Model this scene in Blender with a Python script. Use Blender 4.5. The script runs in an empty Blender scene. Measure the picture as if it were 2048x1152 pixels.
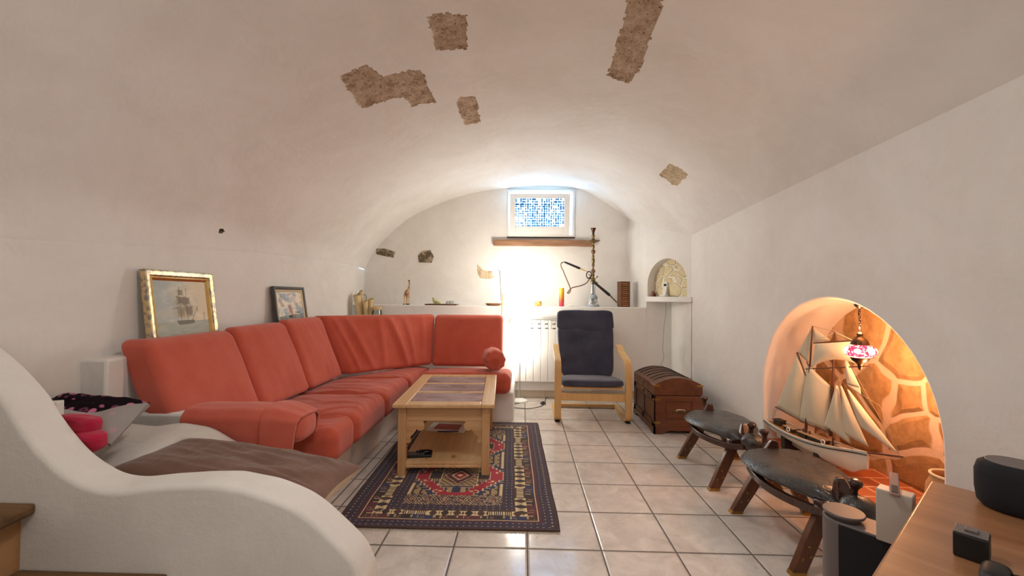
import bpy, bmesh, math, random
from math import sin, cos, pi, radians, sqrt, exp
from mathutils import Vector as V, Matrix, noise
from mathutils.geometry import tessellate_polygon

S = bpy.context.scene
C = S.collection
rnd = random.Random(7)

# ---------------------------------------------------------------- camera
CAMZ = 1.1241
FPX, PITCH, ROLL, YAW = 831.367, -0.0214295, 0.00961377, -0.0269776
_fw = V((sin(YAW) * cos(PITCH), cos(YAW) * cos(PITCH), -sin(PITCH)))
_r0 = V((cos(YAW), -sin(YAW), 0))
_u0 = _r0.cross(_fw)
_rt = cos(ROLL) * _r0 + sin(ROLL) * _u0
_up = -sin(ROLL) * _r0 + cos(ROLL) * _u0
CAM = V((0, 0, CAMZ))
cd = bpy.data.cameras.new('camera')
cd.sensor_width = 36
cd.lens = FPX / 2048 * 36
cd.clip_start = 0.02
cam = bpy.data.objects.new('camera', cd)
C.objects.link(cam)
mw = Matrix.Identity(4)
for i in range(3):
    mw[i][0], mw[i][1], mw[i][2], mw[i][3] = _rt[i], _up[i], -_fw[i], CAM[i]
cam.matrix_world = mw
S.camera = cam


# survey helpers: a measured direction of the photograph met with a real plane of the room
def ray(u, v): return _fw * FPX + _rt * (u - 1024) + _up * (576 - v)
def onY(u, v, y): d = ray(u, v); return CAM + d * (y / d.y)
def onX(u, v, x): d = ray(u, v); return CAM + d * (x / d.x)
def onZ(u, v, z): d = ray(u, v); return CAM + d * ((z - CAMZ) / d.z)


def lin(h):
    h = h.lstrip('#')
    r = []
    for i in (0, 2, 4):
        c = int(h[i:i + 2], 16) / 255
        r.append(c / 12.92 if c <= .04045 else ((c + .055) / 1.055) ** 2.4)
    return tuple(r)


def mix(a, b, t): return tuple(x + (y - x) * t for x, y in zip(a, b))
def smooth(a, b, x):
    t = max(0, min(1, (x - a) / (b - a))); return t * t * (3 - 2 * t)


# ---------------------------------------------------------------- materials
class N:
    """tiny node-tree writer"""
    def __init__(s, name):
        s.m = bpy.data.materials.new(name); s.m.use_nodes = True
        s.t = s.m.node_tree; s.t.nodes.clear()
        s.out = s.t.nodes.new('ShaderNodeOutputMaterial')
    def n(s, typ, **kw):
        x = s.t.nodes.new('ShaderNode' + typ)
        for k, v in kw.items():
            if k.startswith('i_'):
                key = k[2:]
                key = int(key) if key.isdigit() else key.replace('_', ' ')
                if isinstance(v, bpy.types.NodeSocket): s.t.links.new(v, x.inputs[key])
                else: x.inputs[key].default_value = v
            else: setattr(x, k, v)
        return x
    def l(s, a, b): s.t.links.new(a, b)
    def math(s, op, a, b=None, c=None):
        x = s.t.nodes.new('ShaderNodeMath'); x.operation = op
        for i, v in enumerate((a, b, c)):
            if v is None: continue
            if isinstance(v, bpy.types.NodeSocket): s.l(v, x.inputs[i])
            else: x.inputs[i].default_value = v
        return x.outputs[0]
    def mixc(s, f, a, b, blend='MIX'):
        x = s.t.nodes.new('ShaderNodeMix'); x.data_type = 'RGBA'; x.blend_type = blend
        for sock, v in ((x.inputs[0], f), (x.inputs[6], a), (x.inputs[7], b)):
            if isinstance(v, bpy.types.NodeSocket): s.l(v, sock)
            elif isinstance(v, (int, float)): sock.default_value = v
            else: sock.default_value = (*v[:3], 1)
        return x.outputs[2]
    def ramp(s, f, pts):
        x = s.t.nodes.new('ShaderNodeValToRGB'); e = x.color_ramp.elements
        while len(e) < len(pts): e.new(.5)
        for i, (p, c) in enumerate(pts):
            e[i].position = p
            e[i].color = (*c, 1) if not isinstance(c, (int, float)) else (c, c, c, 1)
        s.l(f, x.inputs[0]); return x.outputs[0]
    def coord(s, scale=(1, 1, 1), kind='Object', loc=(0, 0, 0)):
        tc = s.t.nodes.new('ShaderNodeTexCoord')
        mp = s.t.nodes.new('ShaderNodeMapping'); mp.inputs['Scale'].default_value = scale
        mp.inputs['Location'].default_value = loc
        s.l(tc.outputs[kind], mp.inputs[0]); return mp.outputs[0]
    def noise(s, vec, scale, detail=4, rough=.55, dist=0):
        x = s.n('TexNoise', i_Scale=scale, i_Detail=detail, i_Roughness=rough, i_Distortion=dist)
        s.l(vec, x.inputs['Vector']); return x.outputs[0]
    def bump(s, h, strength=.3, dist=.01, prev=None):
        x = s.n('Bump', i_Strength=strength, i_Distance=dist); s.l(h, x.inputs['Height'])
        if prev is not None: s.l(prev, x.inputs['Normal'])
        return x.outputs[0]
    def bsdf(s, col, rough=.5, metal=0, normal=None, spec=.5, **kw):
        b = s.n('BsdfPrincipled')
        for k, v in (('Base Color', col), ('Roughness', rough), ('Metallic', metal), ('Specular IOR Level', spec), *[(k.replace('_', ' '), v) for k, v in kw.items()]):
            if isinstance(v, bpy.types.NodeSocket): s.l(v, b.inputs[k])
            elif isinstance(v, (tuple, list)): b.inputs[k].default_value = (*v[:3], 1)
            else: b.inputs[k].default_value = v
        if normal is not None: s.l(normal, b.inputs['Normal'])
        s.l(b.outputs[0], s.out.inputs[0]); return b


def plain(name, hexc, rough=.5, metal=0, var=.0, vscale=8, bump=0, bscale=60, bdist=.004, spec=.5, **kw):
    n = N(name); co = n.coord()
    c = lin(hexc)
    col = c
    if var:
        f = n.noise(co, vscale, 5)
        col = n.mixc(f, tuple(x * (1 - var) for x in c), tuple(min(1, x * (1 + var)) for x in c))
    nm = n.bump(n.noise(co, bscale, 6, .6), bump, bdist) if bump else None
    n.bsdf(col, rough, metal, nm, spec, **kw)
    return n.m


def wood(name, light, dark, axis=1, rough=.45, rings=14, stretch=.08, knots=False, spec=.4):
    n = N(name)
    sc = [1, 1, 1]; sc[axis] = stretch
    co = n.coord(tuple(sc))
    f = n.noise(co, rings, 5, .6, 1.2)
    f2 = n.noise(co, rings * 7, 3, .6)
    f = n.math('ADD', n.math('MULTIPLY', f, .75), n.math('MULTIPLY', f2, .25))
    col = n.ramp(f, [(.32, lin(dark)), (.62, lin(light))])
    if knots:
        sk = [5, 5, 5]; sk[axis] = 2.6
        v = n.n('TexVoronoi', feature='F1', i_Scale=1.0)
        n.l(n.coord(tuple(sk)), v.inputs['Vector'])
        k = n.ramp(v.outputs['Distance'], [(.03, 1.0), (.10, 0.0)])
        col = n.mixc(k, col, lin('#6d4526'))
    nm = n.bump(f, .12, .002)
    n.bsdf(col, rough, 0, nm, spec)
    return n.m


def m_plaster(name, c1='#ece9e5', c2='#e2ddd6', bump=.3, big=.4):
    n = N(name); co = n.coord()
    f = n.noise(co, 1.3, 6, .62, .6)
    f2 = n.noise(co, 9, 6, .65)
    col = n.mixc(n.ramp(f, [(.35, 0.0), (.68, 1.0)]), lin(c2), lin(c1))
    col = n.mixc(n.math('MULTIPLY', n.ramp(f2, [(.45, 0.0), (.75, 1.0)]), .35), col, lin('#f2ece4'))
    h1 = n.noise(co, 2.2, 4, .5, .4)
    h2 = n.noise(co, 26, 8, .7)
    h3 = n.noise(n.coord((1, 5, 3)), 5, 5, .6, 1.5)
    b = n.bump(h1, big, .05)
    b = n.bump(h3, .10, .010, b)
    b = n.bump(h2, bump, .004, b)
    n.bsdf(col, .88, 0, b, .15)
    return n.m


def m_stone(name, a='#a5866a', b='#6f543e', scale=1.0):
    n = N(name); co = n.coord((scale,) * 3)
    f = n.noise(co, 14, 8, .7, .3)
    g = n.noise(co, 60, 6, .7)
    v = n.n('TexVoronoi', feature='F1', i_Scale=38.0); n.l(co, v.inputs['Vector'])
    h = n.math('ADD', n.math('MULTIPLY', f, .6), n.math('MULTIPLY', g, .4))
    col = n.ramp(h, [(.38, lin(b)), (.5, lin(a)), (.62, lin('#e6d2b8'))])
    pit = n.ramp(v.outputs['Distance'], [(.10, 1.0), (.22, 0.0)])
    col = n.mixc(n.math('MULTIPLY', pit, .75), col, lin('#42301f'))
    bb = n.bump(h, .9, .035)
    n.bsdf(col, .95, 0, bb, .1)
    return n.m


def m_cladding(name, stone1, stone2, mortar, scale=3.6, vein=.75):
    """irregular flat stones set in wide pale mortar"""
    n = N(name); co = n.coord()
    w = n.n('TexNoise', i_Scale=2.5, i_Detail=2.0); n.l(co, w.inputs['Vector'])
    add = n.n('VectorMath', operation='MULTIPLY_ADD'); n.l(w.outputs['Color'], add.inputs[0])
    add.inputs[1].default_value = (.16,) * 3; n.l(co, add.inputs[2])
    ve = n.n('TexVoronoi', feature='DISTANCE_TO_EDGE', i_Scale=scale); n.l(add.outputs[0], ve.inputs['Vector'])
    vc = n.n('TexVoronoi', feature='F1', i_Scale=scale); n.l(add.outputs[0], vc.inputs['Vector'])
    f = n.noise(co, 16, 7, .65)
    sep = n.n('SeparateColor'); n.l(vc.outputs['Color'], sep.inputs[0])
    base = n.mixc(sep.outputs[0], lin(stone1), lin(stone2))
    col = n.mixc(n.ramp(f, [(.35, vein), (.7, 0.0)]), base, tuple(x * .45 for x in lin(stone2)))
    edge = n.ramp(ve.outputs['Distance'], [(.035, 1.0), (.055, 0.0)])
    col = n.mixc(edge, col, lin(mortar))
    b = n.bump(n.ramp(ve.outputs['Distance'], [(.04, 0.0), (.12, 1.0)]), .7, .02)
    b = n.bump(n.noise(co, 40, 8, .7), .6, .01, b)
    n.bsdf(col, .85, 0, b, .2)
    return n.m


T = .33
def m_tiles(name):
    n = N(name); co = n.coord()
    sp = n.n('SeparateXYZ'); n.l(co, sp.inputs[0])
    X = n.math('DIVIDE', n.math('ADD', sp.outputs[0], 20 * T - .3589), T)
    Y = n.math('DIVIDE', n.math('ADD', sp.outputs[1], 20 * T - 1.8837), T)
    def edge(a, w):
        fr = n.math('FRACT', a)
        d = n.math('MINIMUM', fr, n.math('SUBTRACT', 1.0, fr))
        return n.math('SMOOTH_MIN', d, 1.0, 0.0) if False else d
    d = n.math('MINIMUM', edge(X, 0), edge(Y, 0))
    ex = n.math('DIVIDE', n.math('ABSOLUTE', n.math('ADD', sp.outputs[0], 1.024)), T)
    d = n.math('MINIMUM', d, ex)
    wob = n.math('MULTIPLY', n.math('SUBTRACT', n.noise(co, 55, 3), .5), .007)
    d = n.math('ADD', d, wob)
    g = n.ramp(d, [(.0085, 1.0), (.0145, 0.0)])
    wn = n.n('TexWhiteNoise', noise_dimensions='2D')
    cx = n.n('CombineXYZ'); n.l(n.math('FLOOR', X), cx.inputs[0]); n.l(n.math('FLOOR', Y), cx.inputs[1])
    n.l(cx.outputs[0], wn.inputs['Vector'])
    f = n.noise(co, 7, 8, .7, .5)
    f2 = n.noise(co, 22, 6, .65)
    col = n.mixc(n.ramp(f, [(.36, 0.0), (.66, 1.0)]), lin('#cdc4bb'), lin('#e8e1d9'))
    col = n.mixc(n.math('MULTIPLY', wn.outputs[0], .16), col, lin('#bfae9c'))
    col = n.mixc(n.math('MULTIPLY', n.ramp(f2, [(.28, 1.0), (.40, 0.0)]), .35), col, lin('#8b7c6d'))
    col = n.mixc(g, col, lin('#6a6058'))
    ro = n.ramp(f, [(.3, .20), (.7, .07)])
    ro = n.math('MAXIMUM', ro, n.math('MULTIPLY', g, .8))
    b = n.bump(n.ramp(d, [(.006, 0.0), (.03, 1.0)]), .6, .004)
    b = n.bump(n.noise(co, 12, 7, .7, .4), .10, .004, b)
    n.bsdf(col, ro, 0, b, .5)
    return n.m


def m_attr(name, rough=.9, bump=0, bscale=300, spec=.2, sheen=0):
    n = N(name)
    a = n.n('Attribute', attribute_name='Col')
    nm = n.bump(n.noise(n.coord(), bscale, 3), bump, .003) if bump else None
    n.bsdf(a.outputs['Color'], rough, 0, nm, spec, Sheen_Weight=sheen)
    return n.m


def m_fabric(name, c1, c2, weave=420, bump=.25, rough=.95, vscale=4, sheen=.25, wr=None):
    n = N(name); co = n.coord()
    f = n.noise(co, vscale, 5, .6)
    col = n.mixc(n.ramp(f, [(.3, 0.0), (.7, 1.0)]), lin(c2), lin(c1))
    w = n.n('TexWave', wave_type='BANDS', i_Scale=weave / 6.3, i_Distortion=1.5); n.l(co, w.inputs['Vector'])
    b = n.bump(n.noise(co, weave, 3, .6), bump, .002)
    if wr: b = n.bump(n.noise(n.coord(wr[0]), wr[1], 4, .55, .8), wr[2], .02, b)
    n.bsdf(col, rough, 0, b, .12, Sheen_Weight=sheen, Sheen_Roughness=.5)
    return n.m


def m_emit(name, col, strength):
    n = N(name); e = n.n('Emission', i_Color=(*col, 1), i_Strength=strength)
    n.l(e.outputs[0], n.out.inputs[0]); return n.m


def m_glass(name, tint='#f2f6f2', rough=.02, alpha=.2):
    """thin clear glass: mostly see-through, with a glossy skin"""
    n = N(name)
    t = n.n('BsdfTransparent', i_Color=(*lin(tint), 1))
    g = n.n('BsdfGlossy', i_Roughness=rough)
    fr = n.n('Fresnel', i_IOR=1.5)
    mx = n.n('MixShader'); n.l(n.math('MINIMUM', n.math('ADD', n.math('MULTIPLY', fr.outputs[0], 1.5), alpha * .2), .95), mx.inputs[0])
    n.l(t.outputs[0], mx.inputs[1]); n.l(g.outputs[0], mx.inputs[2])
    n.l(mx.outputs[0], n.out.inputs[0]); return n.m


MT = {}
MT['plaster'] = m_plaster('plaster')
MT['plaster_rough'] = m_plaster('plaster_rough', '#e8e4de', '#ddd8d0', .7, .3)
MT['plaster_smooth'] = m_plaster('plaster_smooth', '#ebe9e6', '#e5e1dc', .15, .3)
MT['vault_stone'] = m_stone('vault_stone', '#d2b89e', '#a0846b')
MT['grey_stone'] = m_stone('grey_stone', '#857862', '#4f4636')
MT['pale_stone'] = m_stone('pale_stone', '#d8c3a2', '#bb9f7c')
MT['cladding'] = m_cladding('cladding', '#d0aa78', '#a87a4c', '#dcc0a4', 3.3, .55)
MT['cladding_pale'] = m_cladding('cladding_pale', '#eadbb4', '#e2cfa2', '#efe8d8', 8.5, .25)
MT['tiles'] = m_tiles('tiles')
MT['skirting'] = plain('skirting', '#cdbda8', .35, var=.12, vscale=9)
def m_terra(name):
    n = N(name); b = n.n('TexBrick', offset=.5, i_Scale=1.0, i_Mortar_Size=.006, i_Brick_Width=.22, i_Row_Height=.11)
    b.inputs['Color1'].default_value = (*lin('#b8693f'), 1); b.inputs['Color2'].default_value = (*lin('#a85a36'), 1); b.inputs['Mortar'].default_value = (*lin('#d3a684'), 1)
    n.l(n.coord(), b.inputs['Vector']); n.bsdf(b.outputs['Color'], .5); return n.m
MT['terracotta'] = m_terra('terracotta')
MT['red'] = m_fabric('red', '#cf6a58', '#c05844', vscale=3, wr=((1, 1, 1), 9, .12))
MT['red_seat'] = m_fabric('red_seat', '#c65d48', '#b04c38', vscale=3, wr=((1, 2.5, 1), 5, .15))
MT['white_sheet'] = m_fabric('white_sheet', '#ddd6cc', '#d2cac0', 500, .1, wr=((1, 1, 1), 5, .4))
MT['brown_pillow'] = m_fabric('brown_pillow', '#7d5f51', '#6c5043', 600, .1, wr=((3, 1, 1), 6, .5))
MT['cream_pillow'] = m_fabric('cream_pillow', '#d8c8a8', '#cbb995', 600, .1)
MT['pink'] = m_fabric('pink', '#c42a4e', '#a31c33', 400, .1, wr=((1, 1, 5), 9, .5))
MT['pine'] = wood('pine', '#dcb98c', '#c29560', 1, .38, 10, .07, True)
MT['pine_x'] = wood('pine_x', '#d4ae80', '#b98a57', 0, .38, 10, .07, True)
MT['pine_z'] = wood('pine_z', '#d0a97b', '#b38453', 2, .4, 12, .07)
MT['birch'] = wood('birch', '#dab37a', '#cba067', 2, .35, 18, .06)
MT['chest_wood'] = wood('chest_wood', '#6f4530', '#4d2c1e', 1, .35, 12, .1)
MT['chest_wood_z'] = wood('chest_wood_z', '#744833', '#50301f', 0, .35, 12, .1)
MT['dark_wood'] = wood('dark_wood', '#6b4028', '#3c2013', 2, .28, 16, .1, spec=.6)
MT['horn_wood'] = wood('horn_wood', '#43241a', '#221009', 2, .2, 16, .2, spec=.7)
MT['oak'] = wood('oak', '#ab7c56', '#8b5f3f', 1, .3, 9, .08, True, .5)
MT['old_beam'] = wood('old_beam', '#a87f62', '#7c583f', 0, .8, 16, .06)
MT['step_wood'] = wood('step_wood', '#7a5a38', '#54381e', 0, .6, 12, .06)
MT['navy'] = m_fabric('navy', '#4a4c5c', '#3c3e4d', 500, .15, vscale=6, sheen=.2, wr=((1, 1, 1), 10, .2))
def m_leather(name):
    n = N(name); co = n.coord()
    f = n.noise(co, 9, 6, .65); v = n.n('TexVoronoi', feature='DISTANCE_TO_EDGE', i_Scale=55.0); n.l(co, v.inputs['Vector'])
    col = n.ramp(f, [(.35, lin('#23211f')), (.6, lin('#3d3a38')), (.75, lin('#5a4a40'))])
    b = n.bump(n.noise(n.coord((1, .5, 1)), 11, 5, .6, 1.2), .5, .012); b = n.bump(n.ramp(v.outputs['Distance'], [(0, 0.0), (.12, 1.0)]), .25, .002, b)
    n.bsdf(col, n.ramp(f, [(.3, .22), (.7, .40)]), 0, b, .8); return n.m
MT['leather'] = m_leather('leather')
MT['black'] = plain('black', '#101011', .5)
MT['black_gloss'] = plain('black_gloss', '#0d0d0e', .18)
MT['dark_metal'] = plain('dark_metal', '#241c18', .4, .7)
MT['bronze'] = plain('bronze', '#4a3626', .35, .9, var=.3, vscale=30)
MT['brass'] = plain('brass', '#b08a4c', .32, .95, var=.2, vscale=25)
MT['old_brass'] = plain('old_brass', '#7d6a45', .35, .9, var=.35, vscale=40)
MT['copper'] = plain('copper', '#7d5848', .4, .5)
MT['gold'] = plain('gold', '#d0ac66', .28, .9, var=.25, vscale=30, bump=.2, bscale=80)
MT['gold_worn'] = None
MT['steel'] = plain('steel', '#c9c9c9', .25, .9)
MT['white_metal'] = plain('white_metal', '#e9e7e2', .35)
MT['white_plastic'] = plain('white_plastic', '#e6e4de', .4)
MT['window_white'] = plain('window_white', '#e8e4df', .35)
MT['grey_plastic'] = plain('grey_plastic', '#6a6260', .5)
MT['grille_cloth'] = plain('grille_cloth', '#1b1b20', .9, bump=.5, bscale=500, bdist=.001)
MT['pale_grey'] = plain('pale_grey', '#b8b0a6', .45)
MT['dark_grey'] = plain('dark_grey', '#3a3736', .55)
MT['black_rubber'] = plain('black_rubber', '#1a1817', .7)
MT['paper'] = plain('paper', '#e2ddd4', .7)
MT['kraft'] = plain('kraft', '#d3bb8c', .75, var=.12, vscale=20)
MT['sail'] = m_fabric('sail', '#d9cdb4', '#cfc1a4', 500, .15, sheen=.1)
MT['hull'] = plain('hull', '#d9d2c0', .35, var=.06)
MT['hull_black'] = plain('hull_black', '#191816', .35)
MT['deck'] = wood('deck', '#a07c52', '#7b5a38', 1, .5, 20, .05)
MT['mast'] = wood('mast', '#5b3620', '#3a2114', 2, .4, 20, .1)
MT['rope'] = plain('rope', '#8a7658', .8)
MT['rope_pale'] = plain('rope_pale', '#d6c6a4', .8)
MT['clay'] = plain('clay', '#b98a5c', .8, var=.2, vscale=12)
MT['glass'] = m_glass('glass')
def m_sheen_glass(name):
    n = N(name); t = n.n('BsdfTransparent', i_Color=(.9, .9, .9, 1)); d = n.n('BsdfDiffuse', i_Color=(*lin('#d6c9c8'), 1)); g = n.n('BsdfGlossy', i_Roughness=.12)  # pale diffuse layer paints whitish reflections into the panes
    a = n.n('MixShader'); n.l(n.ramp(n.noise(n.coord((1, 2.2, 1)), 4, 4, .6), [(.35, .35), (.7, .80)]), a.inputs[0]); n.l(t.outputs[0], a.inputs[1]); n.l(d.outputs[0], a.inputs[2])
    f = n.n('Fresnel', i_IOR=1.45); b = n.n('MixShader'); n.l(f.outputs[0], b.inputs[0]); n.l(a.outputs[0], b.inputs[1]); n.l(g.outputs[0], b.inputs[2])
    n.l(b.outputs[0], n.out.inputs[0]); return n.m
MT['table_glass'] = m_sheen_glass('table_glass')
MT['glass_blue'] = m_glass('glass_blue', '#cfdadf', .05, .6)
MT['frost'] = plain('frost', '#aab4ba', .35, Transmission_Weight=.25)
MT['tortoise'] = None
MT['cork'] = plain('cork', '#d9b27a', .8, var=.15, vscale=60)
MT['green_figure'] = plain('green_figure', '#b7b57a', .4, var=.3, vscale=60)
MT['film'] = None


# ---------------------------------------------------------------- mesh writer
WM = {}          # world matrices of the empties


class MB:
    def __init__(s): s.v, s.f, s.mi, s.cur, s.cols = [], [], [], 0, None
    def add(s, vs, fs):
        b = len(s.v); s.v.extend(V(p) for p in vs)
        for f in fs: s.f.append(tuple(b + i for i in f)); s.mi.append(s.cur)
        return s
    def mat(s, i): s.cur = i; return s
    def bx(s, x0, x1, y0, y1, z0, z1):
        vs = [(x, y, z) for z in (z0, z1) for y in (y0, y1) for x in (x0, x1)]
        return s.add(vs, [(0, 2, 3, 1), (4, 5, 7, 6), (0, 1, 5, 4), (2, 6, 7, 3), (0, 4, 6, 2), (1, 3, 7, 5)])
    def box(s, c, size, R=None):
        h = V(size) / 2; vs = []
        for z in (-1, 1):
            for y in (-1, 1):
                for x in (-1, 1):
                    p = V((x * h.x, y * h.y, z * h.z))
                    if R is not None: p = R @ p
                    vs.append(V(c) + p)
        return s.add(vs, [(0, 2, 3, 1), (4, 5, 7, 6), (0, 1, 5, 4), (2, 6, 7, 3), (0, 4, 6, 2), (1, 3, 7, 5)])
    def frame(s, d, up=(0, 0, 1)):
        d = V(d).normalized(); up = V(up)
        if abs(d.dot(up)) > .98: up = V((0, 1, 0)) if abs(d.y) < .9 else V((1, 0, 0))
        a = up.cross(d).normalized(); return a, d.cross(a)
    def bar(s, p0, p1, w, h, up=(0, 0, 1), w1=None, h1=None):
        p0, p1 = V(p0), V(p1); a, b = s.frame(p1 - p0, up)
        w1 = w if w1 is None else w1; h1 = h if h1 is None else h1
        vs = [p + a * sx * ww / 2 + b * sy * hh / 2 for p, ww, hh in ((p0, w, h), (p1, w1, h1)) for sx, sy in ((-1, -1), (1, -1), (1, 1), (-1, 1))]
        return s.add(vs, [(3, 2, 1, 0), (4, 5, 6, 7), (0, 1, 5, 4), (1, 2, 6, 5), (2, 3, 7, 6), (3, 0, 4, 7)])
    def cyl(s, p0, p1, r0, r1=None, n=20, cap=True):
        return s.tube([p0, p1], [r0, r0 if r1 is None else r1], n, cap)
    def tube(s, pts, r, n=8, cap=True, closed=False):
        pts = [V(p) for p in pts]; k = len(pts)
        rs = r if isinstance(r, (list, tuple)) else [r] * k
        vs, fs = [], []; a = None
        for i, p in enumerate(pts):
            if closed: d = pts[(i + 1) % k] - pts[i - 1]
            else: d = pts[min(i + 1, k - 1)] - pts[max(i - 1, 0)]
            d = d.normalized() if d.length > 1e-9 else V((0, 0, 1))
            if a is None: a, b = s.frame(d)
            else:
                a = (a - d * a.dot(d)).normalized(); b = d.cross(a)
            for j in range(n):
                t = 2 * pi * j / n; vs.append(p + (a * cos(t) + b * sin(t)) * rs[i])
        for i in range(k if closed else k - 1):
            i2 = (i + 1) % k
            for j in range(n):
                j2 = (j + 1) % n; fs.append((i * n + j, i * n + j2, i2 * n + j2, i2 * n + j))
        if cap and not closed:
            fs.append(tuple(reversed(range(n)))); fs.append(tuple((k - 1) * n + j for j in range(n)))
        return s.add(vs, fs)
    def lathe(s, prof, c=(0, 0, 0), n=32, R=None, close=True):
        c = V(c); vs, fs = [], []
        for r, z in prof:
            for j in range(n):
                t = 2 * pi * j / n; p = V((r * cos(t), r * sin(t), z))
                if R is not None: p = R @ p
                vs.append(c + p)
        for i in range(len(prof) - 1):
            for j in range(n):
                j2 = (j + 1) % n; fs.append((i * n + j, i * n + j2, (i + 1) * n + j2, (i + 1) * n + j))
        if close:
            fs.append(tuple(reversed(range(n)))); fs.append(tuple((len(prof) - 1) * n + j for j in range(n)))
        return s.add(vs, fs)
    def ell(s, c, rad, nu=20, nv=12, R=None, p=1.0):
        rx, ry, rz = rad if isinstance(rad, (tuple, list)) else (rad,) * 3
        sg = lambda x: math.copysign(abs(x) ** p, x)
        vs, fs = [], []
        for i in range(nv + 1):
            ph = -pi / 2 + pi * i / nv
            ph = max(-pi / 2 + .02, min(pi / 2 - .02, ph))
            for j in range(nu):
                t = 2 * pi * j / nu
                q = V((rx * sg(cos(ph)) * sg(cos(t)), ry * sg(cos(ph)) * sg(sin(t)), rz * sg(sin(ph))))
                if R is not None: q = R @ q
                vs.append(V(c) + q)
        for i in range(nv):
            for j in range(nu):
                j2 = (j + 1) % nu; fs.append((i * nu + j, i * nu + j2, (i + 1) * nu + j2, (i + 1) * nu + j))
        fs.append(tuple(reversed(range(nu)))); fs.append(tuple(nv * nu + j for j in range(nu)))
        return s.add(vs, fs)
    def prism(s, poly, fn, t0=0, t1=1):
        k = len(poly)
        vs = [fn(a, b, t0) for a, b in poly] + [fn(a, b, t1) for a, b in poly]
        fs = [tuple(reversed(range(k))), tuple(range(k, 2 * k))]
        fs += [(i, (i + 1) % k, k + (i + 1) % k, k + i) for i in range(k)]
        return s.add(vs, fs)
    def grid(s, fn, nu, nv):
        vs = [fn(i / nu, j / nv) for j in range(nv + 1) for i in range(nu + 1)]
        fs = [(j * (nu + 1) + i, j * (nu + 1) + i + 1, (j + 1) * (nu + 1) + i + 1, (j + 1) * (nu + 1) + i) for j in range(nv) for i in range(nu)]
        return s.add(vs, fs)
    def cloth(s, fn, nu, nv, th):
        """a sheet with thickness th along -normal"""
        P = [[V(fn(i / nu, j / nv)) for i in range(nu + 1)] for j in range(nv + 1)]
        top, bot = [], []
        for j in range(nv + 1):
            for i in range(nu + 1):
                du = P[j][min(i + 1, nu)] - P[j][max(i - 1, 0)]
                dv = P[min(j + 1, nv)][i] - P[max(j - 1, 0)][i]
                nn = du.cross(dv); nn = nn.normalized() if nn.length > 1e-12 else V((0, 0, 1))
                top.append(P[j][i] + nn * th / 2); bot.append(P[j][i] - nn * th / 2)
        m = (nu + 1) * (nv + 1); fs = []
        q = lambda i, j: j * (nu + 1) + i
        for j in range(nv):
            for i in range(nu):
                fs.append((q(i, j), q(i + 1, j), q(i + 1, j + 1), q(i, j + 1)))
                fs.append((m + q(i, j + 1), m + q(i + 1, j + 1), m + q(i + 1, j), m + q(i, j)))
        for i in range(nu):
            fs.append((q(i + 1, 0), q(i, 0), m + q(i, 0), m + q(i + 1, 0)))
            fs.append((q(i, nv), q(i + 1, nv), m + q(i + 1, nv), m + q(i, nv)))
        for j in range(nv):
            fs.append((q(0, j), q(0, j + 1), m + q(0, j + 1), m + q(0, j)))
            fs.append((q(nu, j + 1), q(nu, j), m + q(nu, j), m + q(nu, j + 1)))
        return s.add(top + bot, fs)
    def soft(s, corners, n=6, seg=24, disp=None):
        """a padded block: 8 corners in order x-fast, y, z-slow; rounded by a superellipse of power n (a number or one per axis)"""
        cs = [V(c) for c in corners]; idx = {}; vs, fs = [], []
        if isinstance(n, str):
            hd = [sum((cs[b] - cs[a]).length for a, b in prs) / 8 for prs in (((0, 1), (2, 3), (4, 5), (6, 7)), ((0, 2), (1, 3), (4, 6), (5, 7)), ((0, 4), (1, 5), (2, 6), (3, 7)))]
            rr_ = min(float(n), min(hd) * .98)
        def pt(p):
            key = tuple(round(x * 1000) for x in p)
            if key in idx: return idx[key]
            if isinstance(n, str):      # true rounded box, radius in metres
                e = [p[i] * hd[i] for i in range(3)]
                c_ = [max(-(hd[i] - rr_), min(hd[i] - rr_, e[i])) for i in range(3)]
                dv = V([e[i] - c_[i] for i in range(3)])
                if dv.length > 1e-9: dv = dv.normalized() * rr_
                q = [(c_[i] + dv[i]) / hd[i] for i in range(3)]; m = 1; p = q
            elif isinstance(n, tuple):
                n1, n2, ax_ = n; o1, o2 = [abs(p[i]) for i in range(3) if i != ax_]
                m = ((o1 ** n1 + o2 ** n1) ** (n2 / n1) + abs(p[ax_]) ** n2) ** (1 / n2)
            else: m = sum(abs(x) ** n for x in p) ** (1 / n)
            q = [x / m for x in p]
            u, v, w = [(x + 1) / 2 for x in q]
            r = V((0, 0, 0))
            for i, c in enumerate(cs):
                a = (u if i & 1 else 1 - u) * (v if i & 2 else 1 - v) * (w if i & 4 else 1 - w)
                r += c * a
            if disp: r = r + V(disp(q, r))
            idx[key] = len(vs); vs.append(r); return idx[key]
        L = [-1 + 2 * i / seg for i in range(seg + 1)]
        L = [sin(x * pi / 2 * .82) / sin(pi / 2 * .82) for x in L]
        for ax in range(3):
            for sg in (-1, 1):
                for i in range(seg):
                    for j in range(seg):
                        quad = []
                        for a, b in ((L[i], L[j]), (L[i + 1], L[j]), (L[i + 1], L[j + 1]), (L[i], L[j + 1])):
                            p = [0, 0, 0]; p[ax] = sg; p[(ax + 1) % 3] = a; p[(ax + 2) % 3] = b
                            quad.append(pt(p))
                        fs.append(tuple(quad) if sg > 0 else tuple(reversed(quad)))
        return s.add(vs, fs)
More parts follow.
